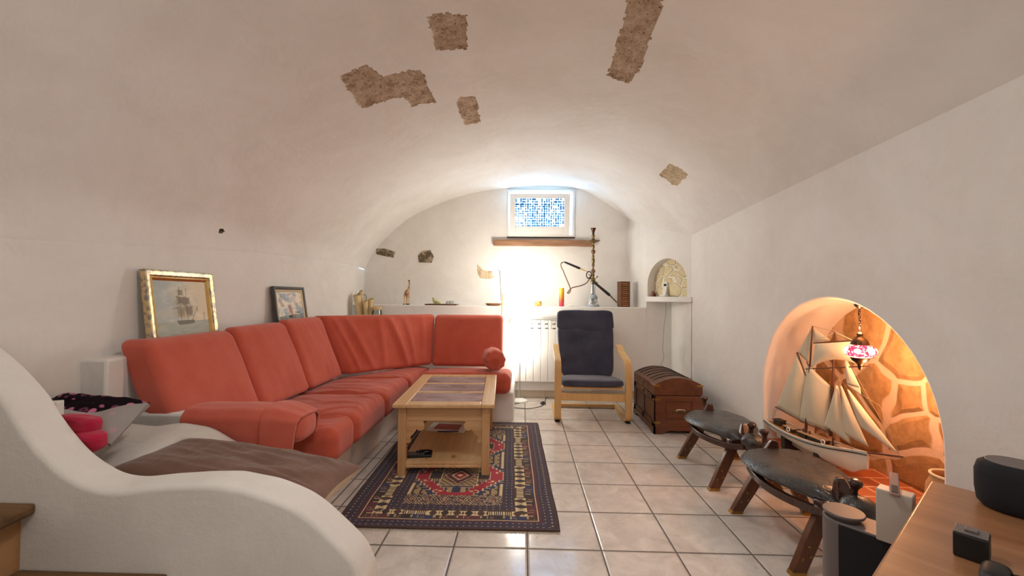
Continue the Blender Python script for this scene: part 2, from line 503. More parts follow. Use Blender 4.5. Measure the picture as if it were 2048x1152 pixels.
    def build(s, name, mats, parent=None, local=False, sharp=38, bevel=0, bseg=2, fix=True, smooth=True, subsurf=0):
        vs = s.v
        off = V((0, 0, 0))
        if parent is not None and not local:
            inv = WM[parent].inverted(); vs = [inv @ p for p in vs]
        elif parent is None and not local and vs:
            lo = [min(p[i] for p in vs) for i in range(3)]; hi = [max(p[i] for p in vs) for i in range(3)]
            off = V(((lo[0] + hi[0]) / 2, (lo[1] + hi[1]) / 2, lo[2])); vs = [p - off for p in vs]
        me = bpy.data.meshes.new(name)
        me.from_pydata([tuple(p) for p in vs], [], s.f)
        if fix and len(s.f) < 60000:
            bm = bmesh.new(); bm.from_mesh(me); bmesh.ops.recalc_face_normals(bm, faces=bm.faces); bm.to_mesh(me); bm.free()
        if not isinstance(mats, (list, tuple)): mats = [mats]
        for m in mats: me.materials.append(MT[m] if isinstance(m, str) else m)
        if len(mats) > 1: me.polygons.foreach_set('material_index', s.mi)
        if smooth:
            me.polygons.foreach_set('use_smooth', [True] * len(me.polygons))
            me.set_sharp_from_angle(angle=radians(sharp))
        if s.cols is not None:
            at = me.color_attributes.new('Col', 'FLOAT_COLOR', 'CORNER')
            buf = []
            for p in me.polygons:
                c = s.cols[p.index]
                for _ in p.loop_indices: buf.extend((*c, 1))
            at.data.foreach_set('color', buf)
        me.update()
        o = bpy.data.objects.new(name, me); C.objects.link(o)
        o.location = off
        if parent is not None: o.parent = parent; WM[o] = WM[parent].copy()
        else: WM[o] = Matrix.Translation(off)
        if subsurf:
            md = o.modifiers.new('smooth', 'SUBSURF'); md.levels = md.render_levels = subsurf
        if bevel:
            md = o.modifiers.new('edge', 'BEVEL'); md.width = bevel; md.segments = bseg; md.limit_method = 'ANGLE'; md.angle_limit = radians(40)
            md.harden_normals = False
        return o


def tag(o, label, cat, group=None):
    o['label'] = label; o['category'] = cat
    if group: o['group'] = group
    return o


def thing(name, label, cat, loc=(0, 0, 0), rz=0, group=None):
    o = bpy.data.objects.new(name, None); C.objects.link(o)
    o.empty_display_size = .1
    o.location = loc; o.rotation_euler = (0, 0, rz)
    WM[o] = Matrix.Translation(V(loc)) @ Matrix.Rotation(rz, 4, 'Z')
    return tag(o, label, cat, group)


def struct(o): o['kind'] = 'structure'; return o


def copy_tree(o, parent=None):
    c = o.copy(); C.objects.link(c)
    if parent is not None: c.parent = parent
    for ch in list(o.children): copy_tree(ch, c)
    return c


def spline(pts, n=8, closed=False):
    pts = [V(p) for p in pts]; out = []; k = len(pts)
    rng = range(k) if closed else range(k - 1)
    for i in rng:
        if closed: p0, p1, p2, p3 = pts[i - 1], pts[i], pts[(i + 1) % k], pts[(i + 2) % k]
        else: p0, p1, p2, p3 = pts[max(i - 1, 0)], pts[i], pts[i + 1], pts[min(i + 2, k - 1)]
        for j in range(n):
            t = j / n
            out.append(.5 * ((2 * p1) + (p2 - p0) * t + (2 * p0 - 5 * p1 + 4 * p2 - p3) * t * t + (3 * p1 - p0 - 3 * p2 + p3) * t ** 3))
    if not closed: out.append(pts[-1])
    return out


def nz(x, y, z=0.0): return noise.noise(V((x, y, z)))
def inpoly(x, y, P):
    c = False; j = len(P) - 1
    for i in range(len(P)):
        if (P[i][1] > y) != (P[j][1] > y) and x < (P[j][0] - P[i][0]) * (y - P[i][1]) / (P[j][1] - P[i][1]) + P[i][0]: c = not c
        j = i
    return c
# ================================================================= THE ROOM
XL, XR, YB, YF = -1.95, 1.66, 5.1, -1.9
LEDGE_Y, LEDGE_Z = 4.70, 1.02
SEC = [
 (YF, [(XL, 1.31), (-1.90, 1.55), (-1.65, 1.90), (-1.25, 2.20), (-.65, 2.42), (0, 2.50), (.6, 2.46), (1.1, 2.30), (1.45, 2.08), (XR, 1.885)]),
 (1.3, [(XL, 1.31), (-1.90, 1.55), (-1.65, 1.90), (-1.25, 2.20), (-.65, 2.42), (0, 2.50), (.6, 2.46), (1.1, 2.30), (1.45, 2.08), (XR, 1.885)]),
 (3.0, [(XL, 1.43), (-1.89, 1.62), (-1.62, 1.93), (-1.22, 2.20), (-.62, 2.42), (.1, 2.50), (.68, 2.46), (1.12, 2.28), (1.45, 2.03), (XR, 1.81)]),
 (4.15, [(XL, 1.47), (-1.88, 1.65), (-1.60, 1.95), (-1.22, 2.20), (-.61, 2.42), (.18, 2.495), (.72, 2.455), (1.14, 2.26), (1.45, 1.98), (XR, 1.75)]),
 (4.70, [(XL, 1.46), (-1.875, 1.64), (-1.60, 1.945), (-1.225, 2.195), (-.607, 2.415), (.195, 2.49), (.70, 2.45), (1.02, 2.28), (1.22, 2.10), (1.38, 1.93)]),
 (YB + .06, [(-1.97, 1.45), (-1.87, 1.635), (-1.60, 1.94), (-1.226, 2.19), (-.607, 2.41), (.195, 2.487), (.69, 2.445), (.96, 2.305), (1.15, 2.19), (1.27, 2.10)]),
]
NARC = 420
def section(y):
    for (y0, a), (y1, b) in zip(SEC, SEC[1:]):
        if y <= y1: t = (y - y0) / (y1 - y0); break
    ctrl = [(p[0] + (q[0] - p[0]) * t, p[1] + (q[1] - p[1]) * t) for p, q in zip(a, b)]
    pts = spline([(x, 0, z) for x, z in ctrl], 14)
    L = [0]
    for p, q in zip(pts, pts[1:]): L.append(L[-1] + (q - p).length)
    out = []; k = 0
    for i in range(NARC + 1):
        d = L[-1] * i / NARC
        while k < len(L) - 2 and L[k + 1] < d: k += 1
        u = (d - L[k]) / (L[k + 1] - L[k]); out.append(pts[k].lerp(pts[k + 1], u))
    return out

def uneven(p):
    return .012 * nz(p.x * 1.3, p.y * 1.3, p.z * 1.3) + .005 * nz(p.x * 4.1 + 9, p.y * 4.1, p.z * 4.1)

def proj(p):
    d = p - CAM; w = d.dot(_fw)
    return 1024 + FPX * d.dot(_rt) / w, 576 - FPX * d.dot(_up) / w

# outlines of the bare tuff blocks in the vault, surveyed from the photograph
STONES = [
 ('vault_stone', [(855, 35), (868, 29), (895, 26), (933, 31), (934, 60), (934, 99), (900, 100), (872, 102), (866, 75)]),
 ('vault_stone', [(681, 153), (700, 142), (735, 131), (764, 153), (800, 145), (843, 137), (850, 160), (875, 206), (848, 206), (823, 213), (808, 196), (785, 196), (760, 205), (723, 217), (700, 185)]),
 ('vault_stone', [(912, 200), (922, 193), (952, 192), (956, 212), (960, 245), (930, 251), (918, 225)]),
 ('vault_stone', [(1252, -40), (1330, -40), (1322, 20), (1300, 80), (1285, 130), (1258, 165), (1235, 158), (1212, 150), (1225, 120), (1236, 75), (1251, 30)]),
 ('pale_stone', [(1318, 349), (1338, 329), (1360, 335), (1378, 350), (1352, 371)]),
 ('grey_stone', [(437, 461), (443, 456), (450, 460), (447, 467), (440, 466)]),
]
def build_vault():
    ys = [YF + (1.2 - YF) * i / 40 for i in range(40)]
    nf = 330
    ys += [1.2 + (YB + .04 - 1.2) * i / nf for i in range(nf + 1)]
    rows = []
    for y in ys:
        row = []
        for p in section(y):
            row.append(V((p.x, y, p.z)))
        rows.append(row)
    # normals by finite difference in the section (outwards = up)
    bbs = [(min(a for a, b in P), max(a for a, b in P), min(b for a, b in P), max(b for a, b in P)) for _, P in STONES]
    owner = {}
    for j in range(40, len(ys) - 1):
        for i in range(NARC):
            c = (rows[j][i] + rows[j + 1][i + 1]) / 2
            u, v = proj(c)
            if v > 480: continue
            for k, (m, P) in enumerate(STONES):
                b = bbs[k]
                if b[0] - 4 < u < b[1] + 4 and b[2] - 4 < v < b[3] + 4:
                    uu = u + 3.5 * nz(u * .11, v * .11, 3); vv = v + 3.5 * nz(u * .11, v * .11, 8)
                    if inpoly(uu, vv, P): owner[(j, i)] = k
    disp = []
    for j, row in enumerate(rows):
        r2 = []
        for i, p in enumerate(row):
            t = row[min(i + 1, NARC)] - row[max(i - 1, 0)]
            nn = V((-t.z, 0, t.x)).normalized()
            e = min(i, NARC - i) / 14
            d = uneven(p) * min(1, e)
            r2.append((p + nn * d, nn))
        disp.append(r2)
    m = MB(); m.v = [q[0] for r in disp for q in r]
    W = NARC + 1
    for j in range(len(ys) - 1):
        for i in range(NARC):
            if (j, i) not in owner: m.f.append((j * W + i, j * W + i + 1, (j + 1) * W + i + 1, (j + 1) * W + i)); m.mi.append(0)
    ce = bpy.data.objects.new('tmp', None)
    o = m.build('ceiling', 'plaster', None, local=True, sharp=180, fix=False)
    struct(o); WM[o] = Matrix.Identity(4)
    for k, (mat, P) in enumerate(STONES):
        cells = [c for c, kk in owner.items() if kk == k]
        if not cells: continue
        s = MB(); idx = {}
        cs = set(cells)
        def vid(j, i):
            if (j, i) in idx: return idx[(j, i)]
            inner = all((j + a, i + b) in cs for a in (-1, 0) for b in (-1, 0))
            p, nn = disp[j][i]
            if inner:
                p = p + nn * ((.008 if k < 5 else .03) + .007 * nz(p.x * 30, p.y * 30, p.z * 30) + .008 * nz(p.x * 75, p.y * 75, p.z * 75))
            idx[(j, i)] = len(s.v); s.v.append(p); return idx[(j, i)]
        for j, i in cells:
            s.f.append((vid(j, i), vid(j, i + 1), vid(j + 1, i + 1), vid(j + 1, i))); s.mi.append(0)
        q = s.build('exposed_stone', mat, o, local=True, sharp=60, fix=False)
        q['label'] = 'bare rough brown stone left open in the plaster'
    return o
ceiling = build_vault()
bpy.data.objects.remove(bpy.data.objects['tmp'])

# floor
m = MB(); m.bx(XL - .1, 2.2, YF - .1, YB + .2, -.1, 0)
floor = struct(m.build('floor', 'tiles', None, local=True, smooth=False))

# left wall
def springL(y): return section(y)[0].z
def wl(u, v):
    y = YF + (YB + .06 - YF) * u; z = -.02 + (springL(y) + .035) * v
    x = XL + (.012 * nz(y * 1.4, z * 1.8, 4) + .006 * nz(y * 5, z * 5, 1)) * smooth(1, .9, v) - .02 * smooth(4.7, 5.1, y)
    return V((x, y, z))
m = MB(); m.grid(wl, 160, 40)
wall_left = struct(m.build('wall_left', 'plaster', None, local=True, sharp=180, fix=False))

# right wall with the arched recess
NC, NR, NZ = 2.312, .612, .52      # recess: centre along the wall, radius, springing height
NFL, NDEP = .17, .34
def arch(c, r, zs, z0, k=28):
    pts = [(c + r, z0)]
    pts += [(c + r * cos(pi * i / k), zs + r * sin(pi * i / k)) for i in range(k + 1)]
    pts.append((c - r, z0)); return pts
def holed(outer, hole, fn):
    """flat wall with one hole: (verts, faces)"""
    a = [V((x, y, 0)) for x, y in outer]; b = [V((x, y, 0)) for x, y in hole]
    tr = tessellate_polygon([a, b]); allp = outer + hole
    return [fn(*p) for p in allp], [tuple(t) for t in tr]
ysr = [YF + (4.15 - YF) * i / 24 for i in range(25)]
outer = [(YF, -.02), (4.15, -.02)] + [(y, section(y)[-1].z + .02) for y in reversed(ysr)]
h0 = arch(NC, NR + .012, NZ, NFL)
m = MB(); m.add(*holed(outer, h0, lambda y, z: V((XR, y, z))))
wr = struct(m.build('wall_right', 'plaster', None, local=True, sharp=30, fix=False))
# rounded lip and reveal
m = MB(); rings = []
for off, dx in ((.012, 0), (.0075, .0015), (.003, .005), (0, .012), (-.004, NDEP * .5), (-.006, NDEP)):
    rings.append([V((XR + dx, y, z)) for y, z in arch(NC, NR + off, NZ, NFL)])
vs = [p for r in rings for p in r]; k = len(rings[0])
m.add(vs, [(a * k + i, a * k + i + 1, (a + 1) * k + i + 1, (a + 1) * k + i) for a in range(len(rings) - 1) for i in range(k - 1)])
m.build('recess_reveal', 'plaster_smooth', wr, local=True, sharp=60)
m = MB(); m.prism(arch(NC, NR + .02, NZ, NFL - .03), lambda y, z, t: V((XR + NDEP + .04 * t, y, z)))
m.build('recess_stonework', 'cladding', wr, local=True, sharp=30)['label'] = 'rough tan stones in pale mortar'
m = MB(); m.bx(XR + .0, XR + NDEP + .02, NC - NR - .02, NC + NR + .02, -.05, NFL)
m.build('recess_floor', 'terracotta', wr, local=True, smooth=False)['label'] = 'terracotta paved recess floor'
# lower right wall beyond the corner recess
m = MB(); m.bx(XR, XR + .1, 4.14, LEDGE_Y + .1, -.02, 1.10)
m.build('wall_end', 'plaster', wr, local=True, smooth=False)

# corner mass with the small arched niche
A0, A1, A2 = V((XR, 4.15, 0)), V((1.38, LEDGE_Y, 0)), V((1.262, YB + .05, 0))
fd = (A1 - A0).normalized(); fl = (A1 - A0).length; fn = V((fd.y, -fd.x, 0))   # fn points into the corner
if fn.x < 0: fn = -fn
SHZ0, SHZ1 = 1.087, 1.142
def fp(s, z, d=0): return V((A0.x, A0.y, 0)) + fd * s + fn * d + V((0, 0, z))
tops = [(fl * i / 8, section(4.15 + (LEDGE_Y - 4.15) * i / 8)[-1].z + .015) for i in range(9)]
outer = [(-.01, SHZ0), (fl, SHZ0)] + list(reversed(tops))
nc, nr, nzs, dep = .325, .272, 1.275, .095
hole = arch(nc, nr, nzs, SHZ1 - .01, 24)
m = MB(); m.add(*holed(outer, hole, lambda s, z: fp(s, z)))
wc = m.build('wall_corner', 'plaster', None, local=True, sharp=30, fix=False); struct(wc)
m = MB()
rings = [[fp(s, z, d) for s, z in hole] for d in (0, .004, dep * .5, dep)]
for r, o_ in zip(rings, (0, .003, .003, .003)): pass
vs = [p for r in rings for p in r]; k = len(rings[0])
m.add(vs, [(a * k + i, a * k + i + 1, (a + 1) * k + i + 1, (a + 1) * k + i) for a in range(3) for i in range(k - 1)])
m.build('niche_reveal', 'plaster_smooth', wc, local=True, sharp=60)
m = MB(); m.prism(arch(nc, nr + .01, nzs, SHZ0), lambda s, z, t: fp(s, z, dep + .03 * t))
m.build('niche_stonework', 'cladding_pale', wc, local=True, sharp=30)['label'] = 'cream stones in white mortar'
m = MB()     # upper side of the mass running to the end wall, its soffit
sd = [(A1.x + (A2.x - A1.x) * t, A1.y + (A2.y - A1.y) * t) for t in (0, .25, .5, .75, 1)]
lo = [V((x, y, LEDGE_Z - .02)) for x, y in sd]; hi = [V((x, y, section(min(y, YB + .05))[-1].z + .015)) for x, y in sd]
m.add(lo + hi, [(i, i + 1, 6 + i, 5 + i) for i in range(4)])
m.add([fp(-.01, SHZ0), fp(fl, SHZ0), V((XR + .02, LEDGE_Y + .01, SHZ0)), V((XR + .02, 4.13, SHZ0))], [(0, 1, 2, 3)])
m.build('corner_return', 'plaster', wc, local=True, sharp=30)
m = MB(); m.prism([(-.02, SHZ0 - .001), (fl - .005, SHZ0 - .001), (fl - .005, SHZ1), (-.02, SHZ1)], lambda s, z, t: fp(s, z, -.022 + (dep + .02) * t))
m.build('niche_shelf', 'plaster_smooth', wc, local=True, bevel=.006)

# ledge along the end wall (thick lower wall)
m = MB(); m.bx(XL - .05, 1.385, LEDGE_Y, YB + .1, -.02, LEDGE_Z); m.bx(1.38, XR + .05, LEDGE_Y + .0005, YB + .1, -.02, SHZ0 + .02)
wbl = struct(m.build('wall_back_ledge', 'plaster_smooth', None, local=True, smooth=False, bevel=.008))

# end wall with the window opening
WP = [onY(1013, 378, YB), onY(1150, 475, YB)]
WX0, WX1, WZ0, WZ1 = WP[0].x + .012, WP[1].x - .004, onY(1080, 475, YB).z, 2.452
pr = section(YB)
outer = [(-2.05, .98), (1.33, .98)] + [(p.x * 1.03, p.z + .03) for p in reversed(pr[::14])]
hole = [(WX0, WZ0), (WX1, WZ0), (WX1, WZ1 - .03), (WX1 - .03, WZ1), (WX0, WZ1)]
m = MB(); m.add(*holed(outer, hole, lambda x, z: V((x, YB, z))))
wb = struct(m.build('wall_back', 'plaster', None, local=True, sharp=30, fix=False))
m = MB(); k = len(hole)
vs = [V((x, y, z)) for y in (YB, YB + .22) for x, z in hole]
m.add(vs, [(i, (i + 1) % k, k + (i + 1) % k, k + i) for i in range(k)])
m.build('window_reveal', 'window_white', wb, local=True)
def patch(pix, mat, th, name='exposed_stone', lab=None, y=YB, parent=None, seed=0):
    pts = [onY(u, v, y) for u, v in pix]; P = [(p.x, p.z) for p in pts]
    P2 = []
    for i in range(len(P)):
        a, b = P[i], P[(i + 1) % len(P)]
        for t in (0, .25, .5, .75):
            x, z = a[0] + (b[0] - a[0]) * t, a[1] + (b[1] - a[1]) * t
            P2.append((x + .006 * nz(x * 30, z * 30, seed), z + .006 * nz(x * 30, z * 30, seed + 5)))
    cx = sum(p[0] for p in P2) / len(P2); cz = sum(p[1] for p in P2) / len(P2)
    mm = MB(); R = 8; k = len(P2)
    for a in range(R + 1):
        f = 1 - a / R * .98
        for x, z in P2:
            xx, zz = cx + (x - cx) * f, cz + (z - cz) * f
            d = 0 if a == 0 else th * (1 + .6 * nz(xx * 28, zz * 28, seed) + .3 * nz(xx * 70, zz * 70, seed))
            mm.v.append(V((xx, y - d - .001 + (.004 if a == 0 else 0), zz)))
    for a in range(R):
        for i in range(k): mm.f.append((a * k + i, a * k + (i + 1) % k, (a + 1) * k + (i + 1) % k, (a + 1) * k + i)); mm.mi.append(0)
    mm.f.append(tuple(R * k + i for i in range(k))); mm.mi.append(0)
    q = mm.build(name, mat, parent or wb, local=True, sharp=60)
    if lab: q['label'] = lab
    return q
patch([(751, 497), (770, 497), (791, 503), (788, 516), (765, 512), (752, 508)], 'grey_stone', .006, lab='grey bare stone at the springing of the arch', seed=1)
patch([(836, 512), (845, 502), (861, 500), (868, 513), (864, 526), (838, 525)], 'grey_stone', .010, lab='dark rounded bare stone', seed=2)
patch([(954, 528), (960, 534), (966, 540), (985, 542), (988, 556), (975, 559), (958, 556), (954, 545)], 'pale_stone', .003, name='peeled_patch', lab='patch of peeled tan plaster', seed=3)

# front wall behind the viewer
m = MB()
prf = section(YF)
m.prism([(XL - .05, -.02)] + [(p.x, p.z + .02) for p in prf[::20]] + [(XR + .05, -.02)], lambda x, z, t: V((x, YF - .1 * t, z)))
struct(m.build('wall_front', 'plaster_smooth', None, local=True, sharp=30))

# tile skirting of the end wall
m = MB()
x = -.075
while x < XR - .01:
    x1 = min(x + T, XR); m.bx(x + .002, x1 - .002, LEDGE_Y - .012, LEDGE_Y + .002, .001, .085); x = x1
struct(m.build('baseboard_back', 'skirting', None, local=True, smooth=False, bevel=.002))

# ---------------------------------------------------------------- window
w = thing('window_1', 'small white tilt window with dotted film high in the end wall', 'window', ((WX0 + WX1) / 2, YB, WZ0))
struct(w)
FW = .042
def framebars(m, x0, x1, z0, z1, y0, y1, l, r, b, t):
    m.bx(x0, x0 + l, y0, y1, z0, z1); m.bx(x1 - r, x1, y0, y1, z0, z1)
    m.bx(x0 + l, x1 - r, y0, y1, z0, z0 + b); m.bx(x0 + l, x1 - r, y0, y1, z1 - t, z1)
m = MB(); framebars(m, WX0 + .002, WX1 - .002, WZ0 + .004, WZ1 - .004, YB - .012, YB + .06, .03, .03, .03, .03)
m.build('window_frame', 'window_white', w, bevel=.004)
m = MB(); m.bx(WX0, WX1, YB - .016, YB + .02, WZ0 - .006, WZ0 + .006)
m.build('gasket', 'black_rubber', w)
g0, g1 = onY(1031, 398, YB - .03), onY(1127, 453.5, YB - .01)
sx0, sx1 = onY(1020, 430, YB - .02).x, onY(1139, 430, YB - .02).x
sz0, sz1 = onY(1080, 469.5, YB - .01).z, onY(1080, 388, YB - .05).z
sash = thing('sash', 'x', 'x', ((sx0 + sx1) / 2, YB - .012, sz0)); del sash['label'], sash['category']
tilt = radians(6)
def tl(p):    # leaning sash: pivots on its bottom edge
    z = p[2] - sz0
    return V((p[0], YB - .012 + (p[1] - YB + .012) * cos(tilt) - z * sin(tilt), sz0 + z * cos(tilt) + (p[1] - YB + .012) * sin(tilt)))
def tilted(m): m.v = [tl(p) for p in m.v]; return m
sash.parent = w; sash.location = V(sash.location) - V(w.location); WM[sash] = Matrix.Translation(V(((sx0 + sx1) / 2, YB - .012, sz0)))
m = MB(); framebars(m, sx0, sx1, sz0, sz1, YB - .05, YB - .006, g0.x - sx0, sx1 - g1.x, g1.z - sz0, sz1 - g0.z)
tilted(m).build('sash_frame', 'window_white', sash, bevel=.006)
for xx in (sx0 + .12, sx1 - .13):
    m = MB(); m.bx(xx, xx + .03, YB - .02, YB + .0, sz1 - .005, sz1 + .02)
    m.build('tilt_stay', 'steel', sash)
# film: a pattern of dots, squares and bars that lets blue daylight through
NXP, NYP = 21, 12
SUB = 8
cols = {}
r2 = random.Random(11)
cellt = {}
for j in range(NYP):
    for i in range(NXP):
        if (i, j) in cellt: continue
        k = r2.random()
        if k < .42: cellt[(i, j)] = 'dot'
        elif k < .56: cellt[(i, j)] = 'sq'
        elif k < .72 and i + 1 < NXP and (i + 1, j) not in cellt: cellt[(i, j)] = 'hl'; cellt[(i + 1, j)] = 'hr'
        elif k < .88 and j + 1 < NYP: cellt[(i, j)] = 'vt'; cellt[(i, j + 1)] = 'vb'
        else: cellt[(i, j)] = 'no'
m = MB(); m.cols = []
gw, gh = g1.x - g0.x, g0.z - g1.z
def fcell(i, j):
    a, b = (i + .5) / SUB, (j + .5) / SUB
    ci, cj = int(a), int(b); fx, fy = a - ci - .5, b - cj - .5
    t = cellt.get((ci, cj), 'no')
    on = {'dot': fx * fx + fy * fy < .20, 'sq': abs(fx) < .42 and abs(fy) < .42, 'hl': fx > -.42 and abs(fy) < .38, 'hr': fx < .42 and abs(fy) < .38,
          'vt': fy > -.42 and abs(fx) < .38, 'vb': fy < .42 and abs(fx) < .38, 'no': False}[t]
    return on, ci, cj
tone = [r2.random() for _ in range(NXP * NYP)]
for j in range(NYP * SUB):
    for i in range(NXP * SUB):
        on, ci, cj = fcell(i, j)
        hgt = j / (NYP * SUB)
        base = mix((.032, .046, .056), (.007, .013, .022), min(1, .25 + .5 * tone[ci * NYP + cj] + .35 * hgt))
        clear = (.62, .66, .70) if tone[ci * NYP + cj] < .8 else (.10, .13, .14)
        m.cols.append(base if on else clear)
m.grid(lambda u, v: V((g0.x - .004 + (gw + .008) * u, YB - .026, g1.z - .004 + (gh + .008) * v)), NXP * SUB, NYP * SUB)
n = N('window_film'); a = n.n('Attribute', attribute_name='Col'); t_ = n.n('BsdfTransparent'); n.l(a.outputs['Color'], t_.inputs[0])
gl = n.n('BsdfGlossy', i_Roughness=.05); mx = n.n('MixShader', i_0=.04); n.l(t_.outputs[0], mx.inputs[1]); n.l(gl.outputs[0], mx.inputs[2]); n.l(mx.outputs[0], n.out.inputs[0])
MT['film'] = n.m
tilted(m).build('window_pane', 'film', sash, fix=False, smooth=False)
# security bars of the window well outside
m = MB()
for k in range(6):
    xx = g0.x - .06 + (gw + .12) * k / 5; m.cyl((xx, YB + .17, WZ0 - .02), (xx, YB + .17, WZ1 + .03), .005, n=10)
m.cyl((WX0 - .02, YB + .17, g0.z - .03), (WX1 + .02, YB + .17, g0.z - .03), .006, n=10)
m.build('window_grating', 'steel', w)

# beam under the window
a, b = onY(987, 485, YB - .05), onY(1187, 485, YB - .05)
z1, z0 = onY(1080, 479.5, YB - .05).z, onY(1080, 491.5, YB - .05).z
m = MB()
def beam(q, r): return (0, .004 * nz(r.x * 8, r.z * 20), .006 * nz(r.x * 6, q[2] * 3, 7))
m.soft([(x, y, z) for z in (z0, z1) for y in (YB - .055, YB + .03) for x in (a.x, b.x)], '.008', 30, beam)
o = m.build('wooden_beam', 'old_beam'); tag(o, 'old brown wooden beam set in the wall under the small window', 'beam')

# plastered bench, its back ledge and armrest
BZ, BX, BY = .245, -1.09, 3.83
bench = struct(thing('plaster_bench', 'white plastered masonry bench under the red cushions', 'bench', (-1.5, 2.6, 0)))
m = MB(); m.prism([(XL - .02, 1.37), (BX, 1.37), (BX, BY), (-.08, BY), (-.08, LEDGE_Y + .01), (XL - .02, LEDGE_Y + .01)], lambda x, y, t: V((x, y, -.01 + (BZ + .01) * t)))
m.build('bench_base', 'plaster_smooth', bench, bevel=.012)
m = MB(); m.prism([(XL - .02, 1.79), (-1.832, 1.79), (-1.832, 1.875), (-1.85, 1.89), (-1.85, 4.1), (-1.4, 4.54), (-.12, 4.54), (-.12, LEDGE_Y + .01), (XL - .02, LEDGE_Y + .01)], lambda x, y, t: V((x, y, BZ - .01 + (.83 - BZ + .01) * t)))
m.build('back_ledge', 'plaster', bench, bevel=.012)
m = MB(); m.bx(XL - .02, -1.2, 1.895, 2.04, BZ - .01, .570)
m.build('bench_armrest', 'plaster', bench, bevel=.015)

# low curved partition wall in front of the bench, with the stair beside it
PN, PF = 1.25, 1.38
prof = [(-120, 690), (-60, 735), (0, 797), (37, 855), (73, 902), (110, 939), (147, 964), (183, 979), (220, 985), (256, 983), (311, 977), (366, 974), (421, 974), (458, 978), (513, 990), (568, 1010), (604, 1030), (641, 1060), (678, 1096), (703, 1126), (716, 1152), (726, 1180)]
pp = [onY(u, v, PN) for u, v in prof]
pp = [V((XL - .02, PN, 1.03))] + pp + [V((pp[-1].x + .012, PN, .15)), V((pp[-1].x + .015, PN, -.01))]
pp = spline(pp, 5)
m = MB()
poly = [(p.x, p.z) for p in pp] + [(XL - .02, -.01)]
nn_ = len(pp)
ringy = [(PN + .018, -.0), (PN + .006, -.006 + .006), (PN, -.012)]
# body as loft across the thickness with rounded arrises
def inset(P, d):
    out = []
    for i, (x, z) in enumerate(P):
        a = V((P[max(i - 1, 0)][0], P[max(i - 1, 0)][1])); b = V((P[min(i + 1, len(P) - 1)][0], P[min(i + 1, len(P) - 1)][1]))
        t = (b - a).normalized(); out.append((x - (-t.y) * d, z - t.x * d))
    return out
top = [(p.x, p.z) for p in pp]
loops = [(PN, .014), (PN + .003, .006), (PN + .010, .001), (PN + .02, 0), ((PN + PF) / 2, -.002), (PF - .02, 0), (PF - .010, .001), (PF - .003, .006), (PF, .014)]
vs = []
for y, d in loops:
    for i, (x, z) in enumerate(inset(top, d)):
        wv = .004 * nz(x * 9, y * 30, z * 9)
        vs.append(V((x, y, z + wv)))
fs = [(a * nn_ + i, a * nn_ + i + 1, (a + 1) * nn_ + i + 1, (a + 1) * nn_ + i) for a in range(len(loops) - 1) for i in range(nn_ - 1)]
m.add(vs, fs)
base = [V((XL - .02, PN, -.01)), V((XL - .02, PF, -.01))]
m.v += base; nb = len(m.v) - 2
m.f.append(tuple([nb] + list(range(nn_)))); m.mi.append(0)
m.f.append(tuple([nb + 1] + [(len(loops) - 1) * nn_ + i for i in reversed(range(nn_))])); m.mi.append(0)
struct(m.build('partition_wall', 'plaster_rough', None, local=True, sharp=50))

# stair down along the partition: masonry steps with wooden nosings
st = thing('stair', 'plastered stair with brown wooden treads beside the curved low wall', 'stair', (-1.6, .9, 0))
s1, s2 = onY(75, 1005, PN), onY(340, 1146, PN)
z1, z2, x1, x2 = s1.z, s2.z, s1.x, s2.x
struct(st)
m = MB()
m.prism([(XL - .02, -.01), (x2 - .05, -.01), (x2 - .05, z2 - .035), (x1 - .05, z2 - .035), (x1 - .05, z1 - .035), (XL - .02, z1 - .035)], lambda x, z, t: V((x, PN + .002 - 1.1 * t, z)))
m.build('stair_base', 'terracotta_riser' if 'terracotta_riser' in MT else 'clay', st, smooth=False)
for (xa, xb, z, dx) in ((XL - .01, x1, z1, .05), (x1 - .05, x2, z2, .05)):
    m = MB(); m.prism([(xa, PN + .001), (xb - .004, PN + .001), (xb + .05, PN - .5), (xb + .06, PN - 1.1), (xa, PN - 1.1)], lambda x, y, t: V((x, y, z - .035 + .035 * t)))
    m.build('tread', 'step_wood', st, bevel=.01)
# ================================================================= SOFA CUSHIONS
def wr_back(seed, amp=.006):
    def f(q, r):
        s = nz(r.x * 3 + seed, r.y * 3, r.z * 3) * amp * 1.5
        return V((s, s * .3, s * .3))
    return f
def soft_obj(name, corners, mat, label, cat, group=None, n=7, seg=26, disp=None, sharp=180):
    m = MB(); m.soft(corners, n, seg, disp)
    return tag(m.build(name, mat, None, sharp=sharp), label, cat, group)
GB, GS = 'red back cushions of the corner sofa', 'red seat cushions of the corner sofa'
ZB, ZT = .418, .925
def back_l(y0, y1, zt, seed):
    # order: x fast (rear, front), y, z
    c = []
    for z, xr, xf in ((ZB, -1.70, -1.55), (zt, -1.86, -1.755)):
        for y in (y0, y1):
            for x in (xr - (.06 if seed < 0 else 0), xf): c.append((x, y, z))
    return c
labs = ['red back cushion below the big gilt picture, beside the plaster armrest', 'red back cushion between the two framed ship pictures', 'red back cushion just past the small dark-framed picture']
for k, (y0, y1, zt) in enumerate(((1.90, 2.492, 0), (2.50, 3.052, 0), (3.06, 3.60, 0))):
    def d(q, r, k=k):
        b = .022 * (1 - q[1] ** 2) * (1 - q[2] ** 2) * (1 if q[0] > 0 else 0)
        s = .006 * nz(r.y * 4 + k * 7, r.z * 4, 2) + .004 * nz(r.y * 14, r.z * 4 + r.y * 6, k)
        if k == 0 and q[0] < .2: b -= .055 * smooth(-.6, -.95, q[1]) * smooth(-1, .2, q[2])
        return V((b + s, 0, s * .4))
    soft_obj('back_cushion', back_l(y0, y1, (.905, .92, .935)[k], k), 'red', labs[k], 'cushion', GB, n='.048', seg=34, disp=d)
